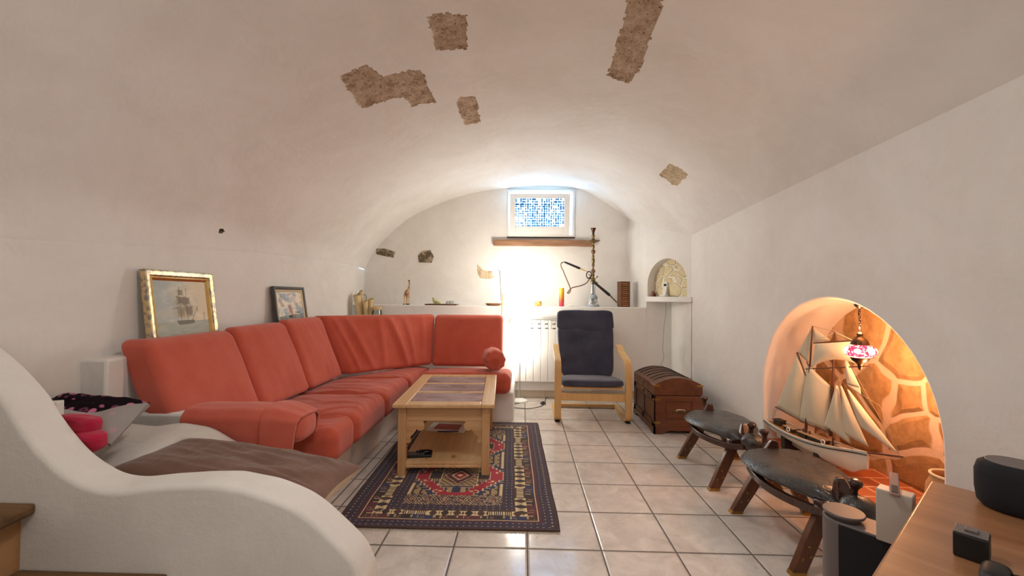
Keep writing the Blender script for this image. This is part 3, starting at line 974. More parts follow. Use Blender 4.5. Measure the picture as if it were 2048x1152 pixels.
# corner cushion across the angle, loose and creased
c = [(-1.70, 3.63, ZB + .012), (-1.50, 3.61, ZB + .012), (-1.0, 4.375, ZB + .012), (-.903, 4.185, ZB + .012), (-1.90, 3.63, .94), (-1.765, 3.62, .94), (-1.0, 4.47, .935), (-.905, 4.34, .935)]
def d(q, r):
    u = (q[1] + 1) / 2
    cr = 0
    for cpos, w_, a_, sl in ((.22, .030, .016, .10), (.42, .022, .014, -.06), (.60, .028, .026, .14), (.72, .02, .016, .10), (.86, .03, .012, .02), (.10, .02, .01, .05)):
        t = (u - cpos - sl * (.5 - (q[2] + 1) / 2)) / w_
        cr += a_ * exp(-t * t)
    cr -= .010
    b = (.03 * (1 - q[1] ** 2) * (1 - q[2] ** 2) + cr * (1 - abs(q[2]) ** 6)) * (1 if q[0] > .3 else 0)
    s = .006 * nz(r.x * 6, r.y * 6, r.z * 5)
    return V((.66, -.75, 0)) * (b + s)
soft_obj('back_cushion', c, 'red', 'creased red back cushion set across the inner corner of the sofa', 'cushion', GB, n='.048', seg=60, disp=d)
c = [(-.922, 4.16, ZB), (-.205, 4.16, ZB), (-.922, 4.36, ZB), (-.205, 4.36, ZB), (-.922, 4.32, .93), (-.205, 4.32, .93), (-.922, 4.48, .93), (-.205, 4.48, .93)]
def d(q, r):
    b = -.02 * (1 - q[0] ** 2) * (1 - q[2] ** 2) * (1 if q[1] < 0 else 0)
    cr = sum(.009 * exp(-((q[0] - p - .1 * q[2]) / .035) ** 2) for p in (-.45, -.36, -.27)) * smooth(-.1, .9, q[2])
    return V((0, b - (cr if q[1] < 0 else 0) + .005 * nz(r.x * 5, r.z * 5, 3), 0))
soft_obj('back_cushion', c, 'red', 'red back cushion at the lamp end of the sofa', 'cushion', GB, n='.048', seg=44, disp=d)

# seat cushions, sagging to the rear, with folds running front to back
def seat(corn, seed, amp=.012, dirx=True):
    zf, zr = .44, .398
    cs = []
    for z in (0, 1):
        for (x, y, front) in corn:
            cs.append((x, y, (.25 if z == 0 else (zf if front else zr))))
    def d(q, r):
        if q[2] < 0: return V((0, 0, 0))
        a, b = (r.x, r.y) if dirx else (r.y, r.x)
        t = nz(a * 1.6 + seed, b * 11 + a * 3 + 1.5 * nz(a * 3, b * 3, seed), seed)
        ridge = (1 - abs(t) * 4.5)
        w = amp * max(0, ridge) * (1 - max(abs(q[0]), abs(q[1])) ** 8)
        fade = (smooth(-.80, -.35, q[0]) * (smooth(.9, .4, q[1]) if seed == 21 else 1)) if dirx else smooth(.75, .2, q[1])
        return V((0, 0, fade * w + .012 * fade * (1 - q[0] ** 2) * (1 - q[1] ** 2) + .004 * nz(r.x * 9, r.y * 9, seed)))
    return cs, d
XF, XB = -.945, -1.72
for k, (ya, yb, yc, yd, lab) in enumerate((
        (2.10, 2.45, 2.10, 2.37, 'creased red seat cushion beside the rolled red armrest'),
        (2.46, 3.04, 2.38, 2.90, 'creased red seat cushion in the middle of the long side of the sofa'),
        (3.05, 3.58, 2.91, 3.50, 'creased red seat cushion next to the corner seat, behind the table'))):
    cs, d = seat(((XB, ya, 0), (XF, yc, 1), (XB, yb, 0), (XF, yd, 1)), k * 3.7)
    soft_obj('seat_cushion', cs, 'red_seat', lab, 'cushion', GS, n='.06', seg=56, disp=d)
cs, d = seat(((-1.70, 3.59, 0), (XF, 3.515, 1), (-1.08, 4.38, 0), (-.93, 4.22, 0)), 21, .010)
soft_obj('seat_cushion', cs, 'red_seat', 'loose red seat cushion filling the inner corner of the sofa', 'cushion', GS, n='.06', seg=50, disp=d)
cs, d = seat(((-.925, 3.70, 1), (-.105, 3.70, 1), (-.92, 4.24, 0), (-.105, 4.24, 0)), 31, .006, False)
soft_obj('seat_cushion', cs, 'red_seat', 'red seat cushion at the lamp end, half hidden by the table', 'cushion', GS, n='.06', seg=40, disp=d)

# round bolster on the lamp end
bo = thing('bolster', 'short round red bolster at the lamp end of the sofa', 'bolster', (-.19, 3.85, .44))
c0 = onY(986, 727, 3.85)
m = MB()
L = .30; prof = []
for i in range(33):
    t = -1 + 2 * i / 32
    r = .098 * (1 - abs(t) ** 7) ** .32 if abs(t) < 1 else .004
    prof.append((max(r, .004), t * L / 2))
R = Matrix.Rotation(radians(12), 3, 'Z') @ Matrix.Rotation(radians(90), 3, 'X')
m.lathe(prof, (c0.x, c0.y + .04, .458 + .088), 40, R)
for i, p in enumerate(m.v):
    e = p - V((c0.x, c0.y + .04, .54))
    ax = R @ V((0, 0, 1)); al = e.dot(ax); rad = e - ax * al; ang = math.atan2(rad.z, rad.x)
    m.v[i] = p + rad * (.07 * sin(ang * 9 + 2 * al) * smooth(.05, .15, abs(al)) + .05 * nz(ang * 2, al * 14, 5))
m.build('bolster_cover', 'red', bo, sharp=180)
m = MB(); e = V((c0.x, c0.y + .04, .54)) + R @ V((0, 0, L / 2 - .004))
m.lathe([(.002, 0), (.028, .004), (.03, .009), (.002, .012)], V((c0.x, c0.y + .04, .54)) - R @ V((0, 0, 1)) * (-L / 2 + .0), 20, R)
m.build('bolster_button', 'red_seat', bo)

# red cover folded over the plaster armrest, with the rolled end hanging at the tip
ar = thing('armrest_cover', 'red cloth cover draped over the plaster armrest with a rolled cushion end', 'cover', (-1.3, 1.95, .43))
def drape(u, v):      # u along x, v around the section
    x = -1.548 + .423 * u
    L = [(1.868, .405), (1.866, .50), (1.870, .56), (1.893, .586), (1.97, .594), (2.045, .584), (2.072, .55), (2.075, .50), (2.076, .43)]
    t = v * (len(L) - 1); i = min(int(t), len(L) - 2); f = t - i
    y = L[i][0] + (L[i + 1][0] - L[i][0]) * f; z = L[i][1] + (L[i + 1][1] - L[i][1]) * f
    k = .004 * nz(x * 8, v * 5, 1)
    return V((x, y + k - .012 * (1 - u) * (1 - v), z + k - .012 * smooth(.7, 1, u)))
m = MB(); m.cloth(drape, 36, 32, .014)
m.build('cover', 'red', ar, sharp=60)
def cuff(u, v):
    x = -1.175 + .115 * u
    L = [(1.852, .415), (1.850, .50), (1.853, .56), (1.880, .598), (1.97, .607), (2.055, .594), (2.088, .55), (2.091, .50), (2.092, .43)]
    t = v * (len(L) - 1); i = min(int(t), len(L) - 2); f = t - i
    y = L[i][0] + (L[i + 1][0] - L[i][0]) * f; z = L[i][1] + (L[i + 1][1] - L[i][1]) * f
    s = u * u
    return V((x + .05 * s * (.5 + .5 * sin(v * pi)), y + .012 * s * (1 if v < .5 else -1), z - .035 * s * sin(v * pi) + .012 * s * sin(v * 9)))
m = MB(); m.cloth(cuff, 18, 40, .012)
m.build('folded_cuff', 'red', ar, sharp=60)
m = MB()
c = [(x, y, z) for z in (.43, .575) for y in (1.875, 2.065) for x in (-1.19, -1.005)]
m.soft(c, 3.2, 26, lambda q, r: V((0, 0, .006 * nz(r.x * 12, r.y * 12, 2))))
m.build('rolled_end', 'red', ar, sharp=180)

# ================================================================= BEDDING IN THE NOOK
def sheet(u, v):
    x = -1.80 + .775 * u; y = 1.385 + .445 * v
    z = .425 + .105 * v ** 1.3 * smooth(1.0, .45, u) + .02 * sin(pi * v) * (1 - u)
    z += .012 * nz(x * 5, y * 5, 1) + .008 * nz(x * 11 + y * 7, y * 4, 2)
    z -= .14 * smooth(.84, 1, u) + .05 * smooth(.92, 1, v) * smooth(.5, .9, u)
    a, b = (x + 1.06) / .40, (y - 1.565) / .175
    if abs(a) < 1 and abs(b) < 1: z = min(z, .455 - .105 * (x + 1.06) - .060 * ((1 - a ** 4) * (1 - b ** 4)) ** .55 - .026)
    return V((x, y, z))
m = MB()
c = [(x, y, z) for z in (.246, .36) for y in (1.386, 1.80) for x in (-1.90, -1.10)]
m.soft(c, 12, 20)
tag(m.build('mattress', 'white_sheet', None, sharp=180), 'small white mattress lying on the bench behind the curved wall', 'mattress')
m = MB(); m.cloth(sheet, 44, 30, .012)
for i, p in enumerate(m.v):
    pass
tag(m.build('bed_sheet', 'white_sheet', None, sharp=180), 'rumpled white sheet spread over the mattress under the brown pillow', 'sheet')

def pillow(name, cx, cy, cz, w, d, h, R, mats, label, cat, parts=None, p=4, seed=0, seg=40, ears=.06, n_split=None):
    """lens-shaped pillow with pointed corners; R turns it"""
    root = thing(name, label, cat, (cx, cy, cz))
    def surf(sg, lo=0):
        def f(u, v):
            a, b = 2 * u - 1, 2 * v - 1
            th = ((1 - abs(a) ** p) * (1 - abs(b) ** p)) ** .55
            k = 1 - ears * ((1 - b * b) if True else 0) * abs(a) ** 3
            kk = 1 - ears * (1 - a * a) * abs(b) ** 3
            wrk = .010 * nz(a * 3 + seed, b * 3, sg) + .008 * nz(a * 2 + seed, b * 9 + a * 3, 4) * (1 - abs(a) ** 4)
            q = V((a * k * w / 2, b * kk * d / 2, sg * (h / 2 * th + wrk * th * 1.2) * (1 + (.9 * smooth(.2, .85, a) if sg < 0 and name == 'pillow' else 0))))
            return V((cx, cy, cz)) + R @ q
        return f
    return root, surf
Rz = Matrix.Rotation(radians(-3), 3, 'Z') @ Matrix.Rotation(radians(6), 3, 'Y')
root, sf = pillow('pillow', -1.06, 1.565, .455, .80, .35, .115, Rz, None, 'large brown pillow with a cream underside lying on the white sheet', 'pillow', seed=3)
m = MB(); m.grid(sf(1), 44, 34); m.build('pillow_top', 'brown_pillow', root, sharp=180)
m = MB(); m.grid(sf(-1), 44, 34); m.build('pillow_underside', 'cream_pillow', root, sharp=180)['label'] = 'cream underside'

# dotted dark cushion (lip-print pattern) with grey reverse
n = N('lips'); co = n.coord((1, 1, 1), 'Object')
vr = n.n('TexVoronoi', feature='F1', i_Scale=24.0, i_Randomness=.35); n.l(co, vr.inputs['Vector'])
ring = n.ramp(vr.outputs['Distance'], [(.10, 0.0), (.16, 1.0), (.30, 1.0), (.36, 0.0)])
sep = n.n('SeparateColor'); n.l(vr.outputs['Color'], sep.inputs[0])
col = n.mixc(ring, lin('#1b1016'), n.mixc(sep.outputs[0], lin('#d77fa0'), lin('#6d3a50')))
n.bsdf(col, .9, 0, None, .1); MT['lips'] = n.m
n = N('lips_grey'); co = n.coord()
vr = n.n('TexVoronoi', feature='F1', i_Scale=24.0, i_Randomness=.35); n.l(co, vr.inputs['Vector'])
ring = n.ramp(vr.outputs['Distance'], [(.18, 1.0), (.34, 0.0)])
col = n.mixc(n.math('MULTIPLY', ring, .6), lin('#a09a95'), lin('#c79aa2'))
n.bsdf(col, .9, 0, None, .1); MT['lips_grey'] = n.m
Rp = Matrix.Rotation(radians(4), 3, 'Y') @ Matrix.Rotation(radians(28), 3, 'X')
root, sf = pillow('cushion', -1.745, 1.60, .625, .38, .24, .12, Rp, None, 'black cushion printed with pink lip marks, grey flap folded below', 'cushion', seed=8)
m = MB(); m.grid(sf(1), 36, 26); m.build('printed_cover', 'lips', root, sharp=180)
m = MB(); m.grid(sf(-1), 36, 26); m.build('grey_cover', 'lips_grey', root, sharp=180)['label'] = 'grey reverse with faint pink print'
def flap(u, v):
    a = onY(330 - 215 * 0, 0, 1.6)
    P = [onY(105, 824, 1.50), onY(298, 806, 1.60), onY(118, 880, 1.42), onY(222, 888, 1.46)]
    p = (P[0] * (1 - u) + P[1] * u) * (1 - v) + (P[2] * (1 - u) + P[3] * u) * v
    return p + V((0, -.05 * sin(pi * u) * sin(pi * v), -.02 * sin(pi * u) * (1 - v) + .006 * sin(3 * pi * u + 1)))
m = MB(); m.cloth(flap, 26, 18, .02); m.build('folded_flap', 'lips_grey', root, sharp=80)

# pink-red cloth bundle
root = thing('folded_blanket', 'bundled pink and red fleece in front of the lip-print cushion', 'blanket', (-1.6, 1.5, .5))
for k, (u, v, y, rx, ry, rz) in enumerate(((150, 850, 1.43, .086, .033, .036), (152, 882, 1.425, .107, .036, .038))):
    c0 = onY(u, v, y)
    m = MB()
    def d(q, r, k=k): 
        s = .012 * nz(r.x * 7, r.z * 26, k) + .006 * nz(r.x * 20, r.z * 30, k + 3)
        return V((0, -s, s))
    m.soft([c0 + V((x, y_, z)) for z in (-rz, rz) for y_ in (-ry, ry) for x in (-rx, rx)], 3.2, 24, d)
    m.build('fold', 'pink', root, sharp=180)
# white carton and cord coil at the end of the nook
c0 = onY(88, 806, 1.43)
m = MB(); m.box(c0 + V((-.02, .02, -.06)), (.085, .045, .115), Matrix.Rotation(radians(25), 3, 'Z'))
tag(m.build('carton', 'paper', None, bevel=.003), 'small white carton behind the white cord by the curved wall', 'box')
c0 = onY(98, 838, 1.42)
pts = []
for i in range(60):
    t = i / 59 * 2 * pi * 2.6; pts.append(c0 + V((.032 * cos(t) + .004 * sin(3 * t), -.012 + .02 * i / 59, .026 * sin(t) + .004 * cos(2 * t))))
m = MB(); m.tube(pts, .006, 8); tag(m.build('cord', 'rope_pale', None), 'looped white cord beside the pink fleece bundle', 'cord')

# ================================================================= RUG
RW, RL = 1.10, 1.70
NX, NY = 220, 340
pal = {k: lin(v) for k, v in dict(navy='#2b2a45', brown='#4a2f2a', maroon='#5d2430', red='#b0203a', cream='#e0cc9c', tan='#b59b72', blue='#26365a', dark='#2b1f26', plum='#40283a').items()}
def rugcol(i, j):
    x = (i + .5) * RW / NX; y = (j + .5) * RL / NY
    ex = min(x, RW - x); ey = min(y, RL - y)
    e = min(ex, ey * 1.25)
    side = ex < ey * 1.25
    s = (y if side else x)          # run along the border
    jit = ((i * 7919 + j * 104729) % 97) / 97
    def v(c, a=.16): k = 1 - a + 2 * a * jit; return tuple(t * k for t in pal[c])
    if e < .010: return v('brown')
    if e < .082:
        if (abs(e - .03) < .003 or abs(e - .064) < .003) and (j if side else i) % 6 < 2: return v('tan')
        return v('navy') if (jit < .8) else v('plum')
    if e < .094: return v('maroon')
    if e < .101: return v('cream')
    if e < .150:
        ph = (s / .118) % 1; blk = int(s / .118)
        if ph < .09: return v('tan') if e > .12 else v('dark')
        if .30 < ph < .36 and e > .115: return v('tan')
        if .42 < ph < .60 and .112 < e < .140: return v('maroon') if (j + i) % 4 else v('tan')
        return v(('brown', 'maroon', 'dark', 'blue')[blk % 4])
    if e < .208:
        ph = (s / .062) % 1; blk = int(s / .062) % 7; w = abs(e - .179) / .029
        if blk in (5, 6):
            if ((s * 90) % 1) < .45: return v('dark')
            return v('cream') if w < .7 else v('maroon')
        if abs(ph - .5) < .36 - .22 * w: return v('dark') if blk % 2 else v('brown')
        if abs(ph - .5) > .455 and w < .5: return v('brown')
        return v('cream')
    if e < .216: return v('brown')
    if e < .272:
        if (abs(e - .228) < .003 or abs(e - .258) < .003) and (j if side else i) % 7 < 2: return v('tan')
        return v('navy') if jit < .75 else v('plum')
    if e < .280: return v('plum')
    # field
    fw = RW / 2 - .282; a = abs(x - RW / 2) / fw
    y0 = .228; fy0 = .335
    if y < fy0 or y > RL - fy0:
        p, q = (x * 11) % 1 - .5, ((y if y < fy0 else RL - y) - y0) / (fy0 - y0) - .5
        r = abs(p) * 1.1 + abs(q)
        if abs((r * 5) % 1 - .5) < .17 and jit < .8: return v('cream', .2)
        return v('maroon') if r < .35 else v('plum')
    t = (y - fy0) / (RL - 2 * fy0) * 2
    mdl = int(min(t, 1.999)); t = t - mdl
    d = abs(t - .5) * 2
    ds = math.floor(d * 9) / 9
    bo = 1.0 - .78 * max(0, ds - .12)
    bi = bo - .30
    o1 = bo + .17
    px = 1.6 / (fw / (RW / NX))
    if abs(a - bo) < px * .55 or (abs(d * 9 - round(d * 9)) < .10 and bo - .02 < a < bo + .09): return v('cream')
    if abs(a - bi) < px * .5 and d < .82: return v('cream')
    if a < bo:
        if a > bi or d > .86:
            if abs(a - (bo - .15)) < .035 and int(y * 40) % 5 == 0: return v('cream')
            return v('red')
        if a < .42 and d < .56:
            r = a / .42 + d / .56
            if abs(a - .42) < px * .6 or abs(d - .56) < .035: return v('cream')
            if r > 1.0: return v('tan') if ((i // 2 + j // 2) % 4) else v('dark')
            if .80 < r < .90: return v('cream') if (i + j) % 3 else v('dark')
            if r > .55: return v('maroon')
            if .40 < r < .50: return v('cream')
            if r < .16: return v('cream')
            return v('red') if r < .4 else v('navy')
        if d < .18: return v('dark')
        if d < .34: return v('tan') if (i % 3) else v('dark')
        if d < .62: return v('blue')
        if d > .62 and a < .34:
            r = (a / .34) ** 2 + ((d - .74) / .12) ** 2
            return v('blue') if r < 1 and abs(a - .15) > .05 else v('tan')
        return v('maroon')
    if a < o1: return v('blue') if not (int(y * 60) % 9 == 0 and abs(a - bo - .09) < .03) else v('cream')
    if a > .955: return v('cream')
    p, q = (a * 6) % 1, (y * 16) % 1
    if abs(p - .5) < .09 or (abs(q - .5) < .10 and p < .6): return v('dark')
    if (i * 3 + j * 5) % 7 == 0: return v('maroon')
    return v('tan')
m = MB(); m.cols = [rugcol(i, j) for j in range(NY) for i in range(NX)]
rx0, ry0 = -.915, 2.01; rr = radians(1.6)
def rg(x, y, z):
    xx, yy = x, y + .004 * nz(x * 3, 1, 0)
    return V((rx0 + xx * cos(rr) - yy * sin(rr) + .006 * nz(y * 4, x * 2, 3), ry0 + xx * sin(rr) * .3 + yy * cos(rr), z))
m.grid(lambda u, v: rg(u * RW, v * RL, .009 + .0015 * nz(u * 9, v * 14, 2)), NX, NY)
rug = thing('rug', 'dark red and navy patterned wool rug on the tiles under the pine table', 'rug', (-.4, 2.85, 0))
MT['rug'] = m_attr('rug', .95, .5, 420, .1, .3)
m.build('pile', 'rug', rug, fix=False, sharp=180)
MT['rug_edge'] = plain('rug_edge', '#4a3530', .95, bump=.6, bscale=200)
m = MB()
loop = [rg(x, 0, 0) for x in [RW * i / 30 for i in range(31)]] + [rg(RW, y, 0) for y in [RL * i / 40 for i in range(1, 41)]] + [rg(x, RL, 0) for x in [RW * (1 - i / 30) for i in range(1, 31)]] + [rg(0, y, 0) for y in [RL * (1 - i / 40) for i in range(1, 40)]]
m.tube([p + V((0, 0, .0055)) for p in loop], .005, 6, closed=True)
m.build('bound_edge', 'rug_edge', rug)
MT['fringe'] = plain('fringe', '#c9bba3', .95)
m = MB()
for i in range(240):
    x = RW * (i + rnd.random()) / 240
    p = rg(x, 0, .004); m.tube([p, p + V((.004 * (rnd.random() - .5), -.010, -.001)), p + V((.012 * (rnd.random() - .5), -.016 - .008 * rnd.random(), -.0028))], .0011, 3)
m.build('fringe', 'fringe', rug)

# ================================================================= TABLE
tb = thing('coffee_table', 'pine coffee table with glass panes in its top and a low shelf', 'table', (-.51, 3.06, .01), radians(3))
M3 = WM[tb]
TL, TW, TZ = 1.0, .63, .447      # above the rug
hx, hy = TW / 2, TL / 2
m = MB(); rb = .085
for x0, x1, y0, y1 in ((-hx, -hx + rb, -hy, hy), (hx - rb, hx, -hy, hy), (-hx + rb, hx - rb, -hy, -hy + rb), (-hx + rb, hx - rb, hy - rb, hy)):
    m.bx(x0, x1, y0, y1, TZ - .024, TZ)
pl = (TL - 2 * rb - 2 * .035) / 3; panes = []
y = -hy + rb
for k in range(3):
    panes.append((y, y + pl)); y += pl
    if k < 2: m.bx(-hx + rb, hx - rb, y, y + .035, TZ - .022, TZ - .001); y += .035
m.build('tabletop', 'pine', tb, local=True, bevel=.005)
for a, b in panes:
    m = MB(); m.bx(-hx + rb + .001, hx - rb - .001, a + .001, b - .001, TZ - .011, TZ - .005)
    m.build('glass_pane', 'table_glass', tb, local=True, smooth=False)['label'] = 'clear glass pane'
m = MB(); m.bx(-hx + rb - .01, hx - rb + .01, -hy + rb - .01, hy - rb + .01, TZ - .075, TZ - .068)
MT['tray_felt'] = plain('tray_felt', '#b09a92', .6, var=.2, vscale=7)
m.build('display_tray', 'tray_felt', tb, local=True)
lx, ly, lw = hx - .055, hy - .055, .05
for sx in (-1, 1):
    for sy in (-1, 1):
        m = MB(); m.bx(sx * lx - lw / 2, sx * lx + lw / 2, sy * ly - lw / 2, sy * ly + lw / 2, 0, TZ - .022)
        m.build('leg', 'pine_z', tb, local=True, bevel=.004)
def scroll(k=14):
    """half of the curly bracket under an apron"""
    P = [(0, 0), (0, -.135), (.014, -.140), (.026, -.130), (.028, -.115), (.020, -.105), (.030, -.095), (.045, -.08), (.06, -.06)]
    P += [(.085 + .026 * cos(t), -.040 + .022 * sin(t)) for t in [pi + .3 + (2.1 * pi - .3 - pi) * i / 8 for i in range(9)]]
    P += [(.112, -.018), (.100, -.010), (.118, 0)]
    return P
za = TZ - .024; ha = .088
for sy in (-1, 1):
    m = MB(); m.bx(-lx + lw / 2, lx - lw / 2, sy * ly - .011, sy * ly + .011, za - ha, za)
    m.build('apron', 'pine_x', tb, local=True, bevel=.002)
    for sx in (-1, 1):
        m = MB(); m.prism([(sx * (-(lx - lw / 2) + a), za - ha + b) for a, b in scroll()], lambda a, b, t: V((a, sy * ly - .008 + .016 * t, b)))
        m.build('scroll_bracket', 'pine_x', tb, local=True)
for sx in (-1, 1):
    m = MB(); m.bx(sx * lx - .011, sx * lx + .011, -ly + lw / 2, ly - lw / 2, za - ha, za)
    m.build('apron', 'pine', tb, local=True, bevel=.002)
    for sy in (-1, 1):
        m = MB(); m.prism([(sy * (-(ly - lw / 2) + a), za - ha + b) for a, b in scroll()], lambda a, b, t: V((sx * lx - .008 + .016 * t, a, b)))
        m.build('scroll_bracket', 'pine', tb, local=True)
m = MB(); m.bx(-lx - .0, lx + .0, -ly - .01, ly + .01, .062, .080); m.bx(-lx + lw / 2, lx - lw / 2, -ly - .016, -ly + .006, .045, .062)
m.bx(-lx + lw / 2, lx - lw / 2, ly - .006, ly + .016, .045, .062)
m.build('shelf', 'pine', tb, local=True, bevel=.003)
def tw(x, y, z): return M3 @ V((x, y, z))
# remote and phone lying on the shelf
o = thing('remote_control', 'black keypad handset lying on the table shelf with a dark puck on it', 'remote', tw(-.175, -.36, .0805), radians(8))
m = MB(); m.bx(-.085, .085, -.035, .035, 0, .018); m.build('handset_body', 'black', o, local=True, bevel=.006, bseg=3)
m = MB()
for i in range(7):
    for j in range(3): m.bx(-.07 + i * .016, -.07 + i * .016 + .011, -.024 + j * .016, -.024 + j * .016 + .010, .0175, .0205)
m.build('keypad', 'grey_plastic', o, local=True, bevel=.001)
m = MB(); m.ell((.035, .012, .026), (.055, .022, .009)); m.build('earpiece', 'black_gloss', o, local=True)
o = thing('magazine', 'white magazine lying on the table shelf with a dark pen on it', 'magazine', tw(-.06, .22, .0805), radians(-6))
m = MB(); m.bx(-.15, .15, -.10, .10, 0, .006); m.build('pages', 'paper', o, local=True, bevel=.001)
MT['cover_print'] = plain('cover_print', '#a8584a', .4, var=.4, vscale=20)
m = MB(); m.bx(-.10, .10, -.06, .08, .0055, .0066); m.build('cover_picture', 'cover_print', o, local=True)
p = tw(-.05, .10, .089)
m = MB(); m.cyl(p + V((-.075, 0, 0)), p + V((.075, .012, 0)), .0045, n=12); m.cyl(p + V((.075, .012, 0)), p + V((.086, .0138, 0)), .0045, .001, n=12)
MT['pen_blue'] = plain('pen_blue', '#1f2c55', .3)
tag(m.build('pen', 'pen_blue', None), 'dark blue pen on the white magazine on the table shelf', 'pen')

# ================================================================= FLOOR LAMP
LX, LY = -.028, 4.50
lp = thing('floor_lamp', 'lit floor lamp with a tall white paper shade beside the sofa', 'lamp', (LX, LY, 0))
m = MB(); m.lathe([(.086, 0), (.088, .006), (.084, .016), (.06, .026), (.02, .032), (.01, .036)], (0, 0, 0), 48); m.build('base', 'white_metal', lp, local=True, sharp=30)
m = MB(); m.cyl((0, 0, .03), (0, 0, .44), .006, n=14); m.build('pole', 'steel', lp, local=True)
prof = []
for i in range(61):
    z = .425 + .905 * i / 60
    prof.append((.104 + (.0012 if i % 3 == 0 else 0) + .0015 * nz(z * 30, 2, 1), z))
m = MB(); m.lathe(prof, (0, 0, 0), 48, close=False)
LAMP = 5
MT['shade'] = m_emit('lit_paper', (1.0, .95, .83), LAMP)
m.build('lamp_shade', 'shade', lp, local=True, sharp=180)
for z in (.425, 1.33):
    m = MB(); m.tube([(.104 * cos(t), .104 * sin(t), z) for t in [2 * pi * i / 40 for i in range(40)]], .003, 8, closed=True)
    if z < 1:
        for k in range(3): m.tube([(0, 0, .44), (.104 * cos(2 * pi * k / 3), .104 * sin(2 * pi * k / 3), .427)], .002, 6)
    m.build('shade_ring', 'white_metal', lp, local=True)
# cord with foot switch
sw = onZ(1086, 806, .012)
pts = [V((LX + .08, LY - .03, .004)), onZ(1010, 812, .004), onZ(1052, 817, .004), onZ(1077, 814, .004), onZ(1085, 811, .004), sw + V((0, -.01, -.004))]
m = MB(); m.tube(spline(pts, 8), .0032, 8); m.build('cord', 'black_rubber', lp)
m = MB(); m.tube(spline([sw + V((.02, .03, -.006)), onZ(1091, 799, .004), onZ(1093, 795, .004), onZ(1110, 793.5, .004), onZ(1180, 797, .004), onZ(1193, 801, .004), onZ(1205, 797.5, .004), onZ(1240, 803, .004), onZ(1275, 802, .004)], 8), .0032, 8); m.build('cord', 'black_rubber', lp)
m = MB(); m.ell(sw, (.030, .030, .012), 24, 12); m.cyl(sw + V((0, 0, .006)), sw + V((0, 0, .016)), .010, n=16); m.build('foot_switch', 'black', lp)

# ================================================================= RADIATOR
ra = thing('radiator', 'white ribbed radiator with a top grille fixed under the end ledge', 'radiator', (.32, 4.63, .19))
rx0_, nsec, sw_ = -.125, 11, .081
for k in range(nsec):
    x = rx0_ + k * sw_
    m = MB()
    m.bx(x + .0015, x + sw_ - .0015, 4.596, 4.600 + .012, .195, .775)
    m.bx(x + .032, x + .048, 4.60, 4.688, .20, .84)
    m.bx(x + .0, x + sw_, 4.625, 4.665, .215, .255); m.bx(x, x + sw_, 4.625, 4.665, .79, .83)
    for z in (.785, .835):
        m.prism([(4.598, z + .0), (4.602, z + .036), (4.65, z + .036), (4.65, z + .030), (4.612, z + .030), (4.606, z)], lambda y, zz, t: V((x + .034 + (sw_ - .036) * t, y, zz)))
    m.bx(x + .002, x + .034, 4.598, 4.66, .775, .872)
    m.build('section', 'white_metal', ra, bevel=.002)
m = MB()
m.bx(rx0_ - .01, rx0_ + nsec * sw_ + .01, 4.588, 4.698, .878, .884)
for k in range(90):
    x = rx0_ + nsec * sw_ * k / 90
    m.bx(x, x + .005, 4.586, 4.600, .884 + .012 * (k % 2), .900 + .012 * (k % 2)); 
m.bx(rx0_ - .01, rx0_ + nsec * sw_ + .01, 4.60, 4.698, .884, .925)
m.build('top_grille', 'white_plastic', ra)
m = MB(); m.bx(rx0_, rx0_ + nsec * sw_, 4.66, 4.699, .086, .185); m.build('plinth', 'plaster_smooth', ra, bevel=.003)
# ================================================================= ARMCHAIR
ch = thing('armchair', 'bentwood armchair with dark navy cushion standing before the radiator', 'chair', (.635, 3.76, 0), radians(-1.5))
def ribbon(path, x0, x1, th):
    """bent lamination: (y,z) centre line swept across x0..x1"""
    m = MB(); k = len(path)
    for i, (y, z) in enumerate(path):
        a = V((0, *path[max(i - 1, 0)])); b = V((0, *path[min(i + 1, k - 1)])); t = (b - a).normalized(); nn = V((0, -t.z, t.y)) * th / 2
        for x in (x0, x1):
            m.v += [V((x, y, z)) + nn, V((x, y, z)) - nn]
    for i in range(k - 1):
        a, b = i * 4, i * 4 + 4
        for q in ((a, a + 2, b + 2, b), (a + 3, a + 1, b + 1, b + 3), (a + 1, a, b, b + 1), (a + 2, a + 3, b + 3, b + 2)): m.f.append(q); m.mi.append(0)
    for q in ((0, 1, 3, 2), (4 * k - 4, 4 * k - 2, 4 * k - 1, 4 * k - 3)): m.f.append(q); m.mi.append(0)
    return m
def yz(pts, n=7): return [(p.y, p.z) for p in spline([(0, a, b) for a, b in pts], n)]
side = yz([(.60, .014), (.40, .013), (.20, .013), (.075, .016), (.022, .04), (.012, .09), (.010, .25), (.012, .42), (.020, .495), (.055, .54), (.12, .560), (.22, .578), (.32, .60), (.40, .632), (.46, .645)])
for sx in (-1, 1):
    m = ribbon(side, sx * .345, sx * .285, .024); m.build('side_frame', 'birch', ch, local=True, bevel=.003, sharp=50)
m = MB(); m.bx(-.287, .287, .008, .028, .195, .262); m.build('front_rail', 'birch', ch, local=True, bevel=.003)
m = MB(); m.bx(-.287, .287, .50, .555, .012, .040); m.build('rear_rail', 'birch', ch, local=True, bevel=.003)
seatp = yz([(.03, .318), (.12, .300), (.25, .275), (.36, .262), (.44, .275), (.50, .32), (.54, .40), (.60, .58), (.66, .78), (.72, .96)])
for sx in (-1, 1):
    m = ribbon(seatp, sx * .262, sx * .215, .020); m.build('seat_frame', 'birch', ch, local=True, bevel=.003, sharp=50)
for a_ in ((-.27, .27, .015, .045, .300, .318), (-.24, .24, .34, .37, .25, .262), (-.24, .24, .655, .675, .84, .90)):
    m = MB(); m.bx(*a_); m.build('cross_slat', 'birch', ch, local=True, bevel=.002)
